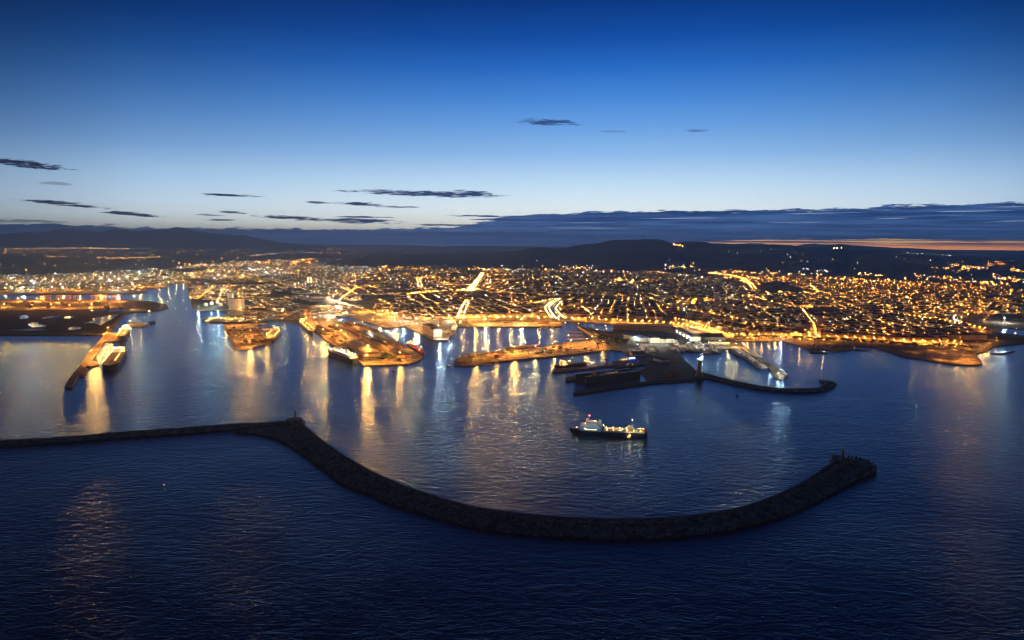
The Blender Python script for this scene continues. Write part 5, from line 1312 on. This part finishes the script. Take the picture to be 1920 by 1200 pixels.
wb, L = ship('launch', (741,696), (735,696), 4, 1.4, 'navy', 'deckgreen', 'small dark boat in front of the big pier', 'boat', bow=.4, sheer=.5); MB().box(0, 0, 1, 4, 2.4, 2).build('cabin', M['steel'], wb)
wb, L = ship('launch', (310,912), (306,910), 2.2, 1.0, 'white', 'deckgreen', 'tiny white boat alone on the dark water outside the breakwater', 'boat', bow=.4, sheer=.5); lights(wb, [(0, 0, 2)], 'deck_white', .22)
wb, L = ship('pilot_launch', (426,637), (420,634), 4, 1.5, 'white', 'deckgreen', 'white-lit launch moored at the left edge of the square pier', 'boat', bow=.4); MB().box(0, 0, 1, 4, 2.4, 2).build('cabin', M['white'], wb); lights(wb, [(0, 0, 5)], 'mast_white', .55)
wb, L = ship('service_boat', (284,585), (276,588), 8, 3, 'white', 'deckgreen', 'lit service boat near the dark mole end', 'boat', bow=.3); bridge(wb, 0, 6, 2.8, 1, 8); lights(wb, [(0, 0, 10), (-4, 0, 8)], 'deck_white', .9)
# ------------------------------------------------------------------ trees
TP = []
def tree_proto(loc, label, group, m='leaf'):
    r = empty('pine_tree', loc, 0, label, 'tree', group); t = MB().tube((0, 0, 0), (.3, .2, 6.5), .45, .25, 6).tube((.2, .1, 4.5), (2, 1, 7.5), .2, .1, 4).tube((.2, .1, 4.8), (-2, -.6, 7.8), .2, .1, 4).build('trunk', M['bark'], r)
    cwn = MB()
    for _ in range(9): a = rnd.uniform(0, 6.28); d_ = rnd.uniform(0, 3.2); cwn.blob(d_*math.cos(a), d_*math.sin(a), 8.2+rnd.uniform(-1, 1.2), rnd.uniform(1.2, 2.2), rnd.uniform(1.2, 2.2), rnd.uniform(.7, 1.3), .35, 6, 4)
    for _ in range(160):
        a = rnd.uniform(0, 6.28); d_ = rnd.uniform(1.5, 5); z_ = 8.2+rnd.uniform(-1.8, 2.2); s_ = rnd.uniform(.3, .7)
        cwn.octa(d_*math.cos(a), d_*math.sin(a), z_, s_, s_*.5)
    c_ = cwn.build('crown', M[m], r); return r, [t, c_]
def trees(px, n, jit, group, label, s=1.0, z=LZ):
    pts = [tuple(P(x, y, z).to_2d()) for x, y in px]; tot = sum((Vector(pts[i+1])-Vector(pts[i])).length for i in range(len(pts)-1))
    for q, d in along(pts, tot/n):
        p = (q.x+rnd.gauss(0, jit), q.y+rnd.gauss(0, jit), z)
        if not inside(p[0], p[1], cw_big): continue
        if len(TP) < 4: TP.append(tree_proto(p, label, group))
        else:
            k_ = rnd.choice(TP); clone(k_[0], p, rnd.uniform(0, 6), label, group, s*rnd.uniform(.8, 1.35), k_[1])
trees([(1378,636),(1463,636)], 26, 5, 'trees along the small beach', 'round dark pine behind the small beach', 1.1)
trees([(1485,638),(1540,640),(1600,643),(1660,647),(1720,652)], 80, 14, 'trees between the coast road and the shore', 'dark pine between the coast road and the shore', 1.2)
trees([(1720,654),(1780,652),(1820,655)], 26, 10, 'trees on the round headland', 'dark pine on the round headland', 1.0)
trees([(1140,648),(1175,645),(1150,636)], 26, 14, 'trees at the shipyard gate', 'dark tree on the lawn at the shipyard gate', 1.2)
trees([(1106,640),(1130,640),(1125,632)], 16, 9, 'trees at the root of the lit mole', 'yellow-lit tree at the root of the mole', 1.2)
trees([(868,672),(900,668)], 10, 6, 'trees on the mole tip', 'small tree near the tip of the lit mole', .8)
trees([(1350,612),(1420,622),(1500,626)], 50, 26, 'trees behind the seafront buildings', 'dark tree behind the seafront buildings', 1.5)
trees([(1480,655),(1520,650),(1560,655),(1600,652)], 20, 6, 'shrubs on the small headland right of the beach', 'dark shrub on the small headland right of the beach', .7)
trees([(430,605),(520,603)], 24, 4, 'bushes behind the square pier', 'dark bush on the bank behind the square pier', .7, LZ)

# wakes lying on the water
def wake(px, wd, label):
    pts = resample(smooth([P(x, y, 0).to_2d() for x, y in px], 3), 70); mb = MB(); vs = []
    for i, p in enumerate(pts):
        d = (pts[min(69, i+1)]-pts[max(0, i-1)]).normalized(); n = Vector((-d.y, d.x)); t = i/69
        k_ = wd*.5*math.sin(math.pi*t)**.6*(.6+.8*abs(noise.noise(Vector((t*9, wd, 0))))) + .05; j_ = noise.noise(Vector((t*6, 3, wd)))*5
        vs += [(*(p+n*(k_+j_)), .03), (*(p-n*(k_-j_)), .03)]
    mb.add(vs, [(2*i+1, 2*i+3, 2*i+2, 2*i) for i in range(69)]); tag(mb.build('wake', M['wake']), kind='stuff')
wake([(905,712),(917,735),(938,756),(968,776),(990,792),(1012,806),(1034,830),(1052,864)], 9, '')
wake([(1215,812),(1300,806),(1400,800),(1500,797),(1640,800)], 9, '')
wake([(1000,790),(1030,792),(1066,800)], 7, ''); wake([(1220,820),(1300,832),(1380,848),(1450,868)], 5, '')
wake([(845,688),(870,692),(900,700),(908,716)], 4, '')
for i in range(20):
    u = rnd.random(); p_ = (598+u*72+rnd.uniform(0, 30), 616+u*52); 
    stack(p_[0], p_[1], 1, rnd.uniform(0, 3), LZ+.06, 'freight container standing on the edge of the big pier', 'containers along the big pier')
for i in range(26): stack(rnd.uniform(940, 1110), rnd.uniform(652, 664)-0.0, 1, rnd.uniform(0, 3), LZ+.06, 'freight container on the long lit mole', 'containers on the long mole')
for i in range(30): car(rnd.uniform(985, 1100), rnd.uniform(655, 662), rnd.uniform(0, 3), rnd.choice(['white', 'steel', 'redhull']), LZ+.06, 'cars parked on the long mole', 'car parked on the long lit mole')
slewing_crane(700,607,588,LZ,'harbour crane on the ferry quay','yellow',1)
slewing_crane(626,641,619,LZ,'yellow crane over the bright passenger ship','yellow',-1)
slewing_crane(1060,652,640,LZ,'small crane on the long lit mole','orange',1)
slewing_crane(433,631,618,3.2,'second mobile crane on the square pier, near its left edge','orange',1)

# rails and paving strips on the piers
for a_, b_, wd_ in (((676,676),(600,622),5), ((684,679),(640,650),4), ((760,679),(690,640),5), ((442,650),(422,612),4), ((500,643),(476,611),4)):
    p_ = [tuple(P(x, y, LZ).to_2d()) for x, y in (a_, b_)]; tag(strip(p_, wd_, (3.2 if a_[0] < 520 else LZ)+.09).build('crane_rail_track', M['asphalt']), kind='structure')
for i, (x, y, n_) in enumerate([(446,616,5),(460,620,4),(474,618,5),(452,634,4),(484,630,5),(458,644,4),(480,642,4),(700,668,6),(716,672,5),(728,664,6),(664,652,5),(640,640,5),(612,628,5),(742,670,5),(756,676,4)]):
    p_ = P(x, y, LZ); root = empty('cargo_pile', (p_.x, p_.y, 3.25 if x < 520 else LZ+.06), rnd.uniform(0, 3), 'covered cargo pile on the %s pier' % ('square orange' if x < 520 else 'big'), 'cargo pile', 'cargo piles on the %s pier' % ('square' if x < 520 else 'big'))
    pm = MB(); 
    for q in range(n_): pm.box(rnd.uniform(-9, 9), rnd.uniform(-6, 6), 0, rnd.uniform(5, 10), rnd.uniform(4, 7), rnd.uniform(2, 5), rnd.uniform(-.2, .2), .85)
    pm.build('tarpaulin', rnd.choice([M['navy'], M['rust'], M['darkshed'], M['whitewall']]), root)
# ------------------------------------------------------------------ labels: tell repeats apart by their order from the left
bpy.context.view_layer.update()
ONES = ['', 'first', 'second', 'third', 'fourth', 'fifth', 'sixth', 'seventh', 'eighth', 'ninth', 'tenth', 'eleventh', 'twelfth', 'thirteenth', 'fourteenth', 'fifteenth', 'sixteenth', 'seventeenth', 'eighteenth', 'nineteenth']
TENS = ['', '', 'twent', 'thirt', 'fort', 'fift', 'sixt', 'sevent', 'eight', 'ninet']
def ordinal(n): return ONES[n] if n < 20 else TENS[n//10]+('ieth' if n % 10 == 0 else 'y-'+ONES[n % 10])
same = {}
for o in S.objects:
    if o.parent is None and o.get('label'): same.setdefault(o['label'], []).append(o)
for lb, os_ in same.items():
    if 1 < len(os_) <= 99 and len(lb.split()) <= 13:
        os_.sort(key=lambda o: proj(o.matrix_world.translation)[0])
        for i, o in enumerate(os_): o['label'] = lb + ', ' + ('leftmost one' if i == 0 else 'rightmost one' if i == len(os_)-1 else ordinal(i+1)+' from the left')
# ------------------------------------------------------------------ thin evening haze over the plain
hm = bpy.data.materials.new('haze'); hm.use_nodes = True
ht = hm.node_tree; ht.nodes.clear()
hv = ht.nodes.new('ShaderNodeVolumePrincipled'); ho = ht.nodes.new('ShaderNodeOutputMaterial')
hv.inputs['Color'].default_value = (.50, .72, 1.0, 1); hv.inputs['Density'].default_value = HAZE; hv.inputs['Anisotropy'].default_value = .55
ht.links.new(hv.outputs[0], ho.inputs['Volume'])
hz = MB().box(0, 14000, -7, 80000, 38000, 760).build('haze', hm); tag(hz, kind='stuff')
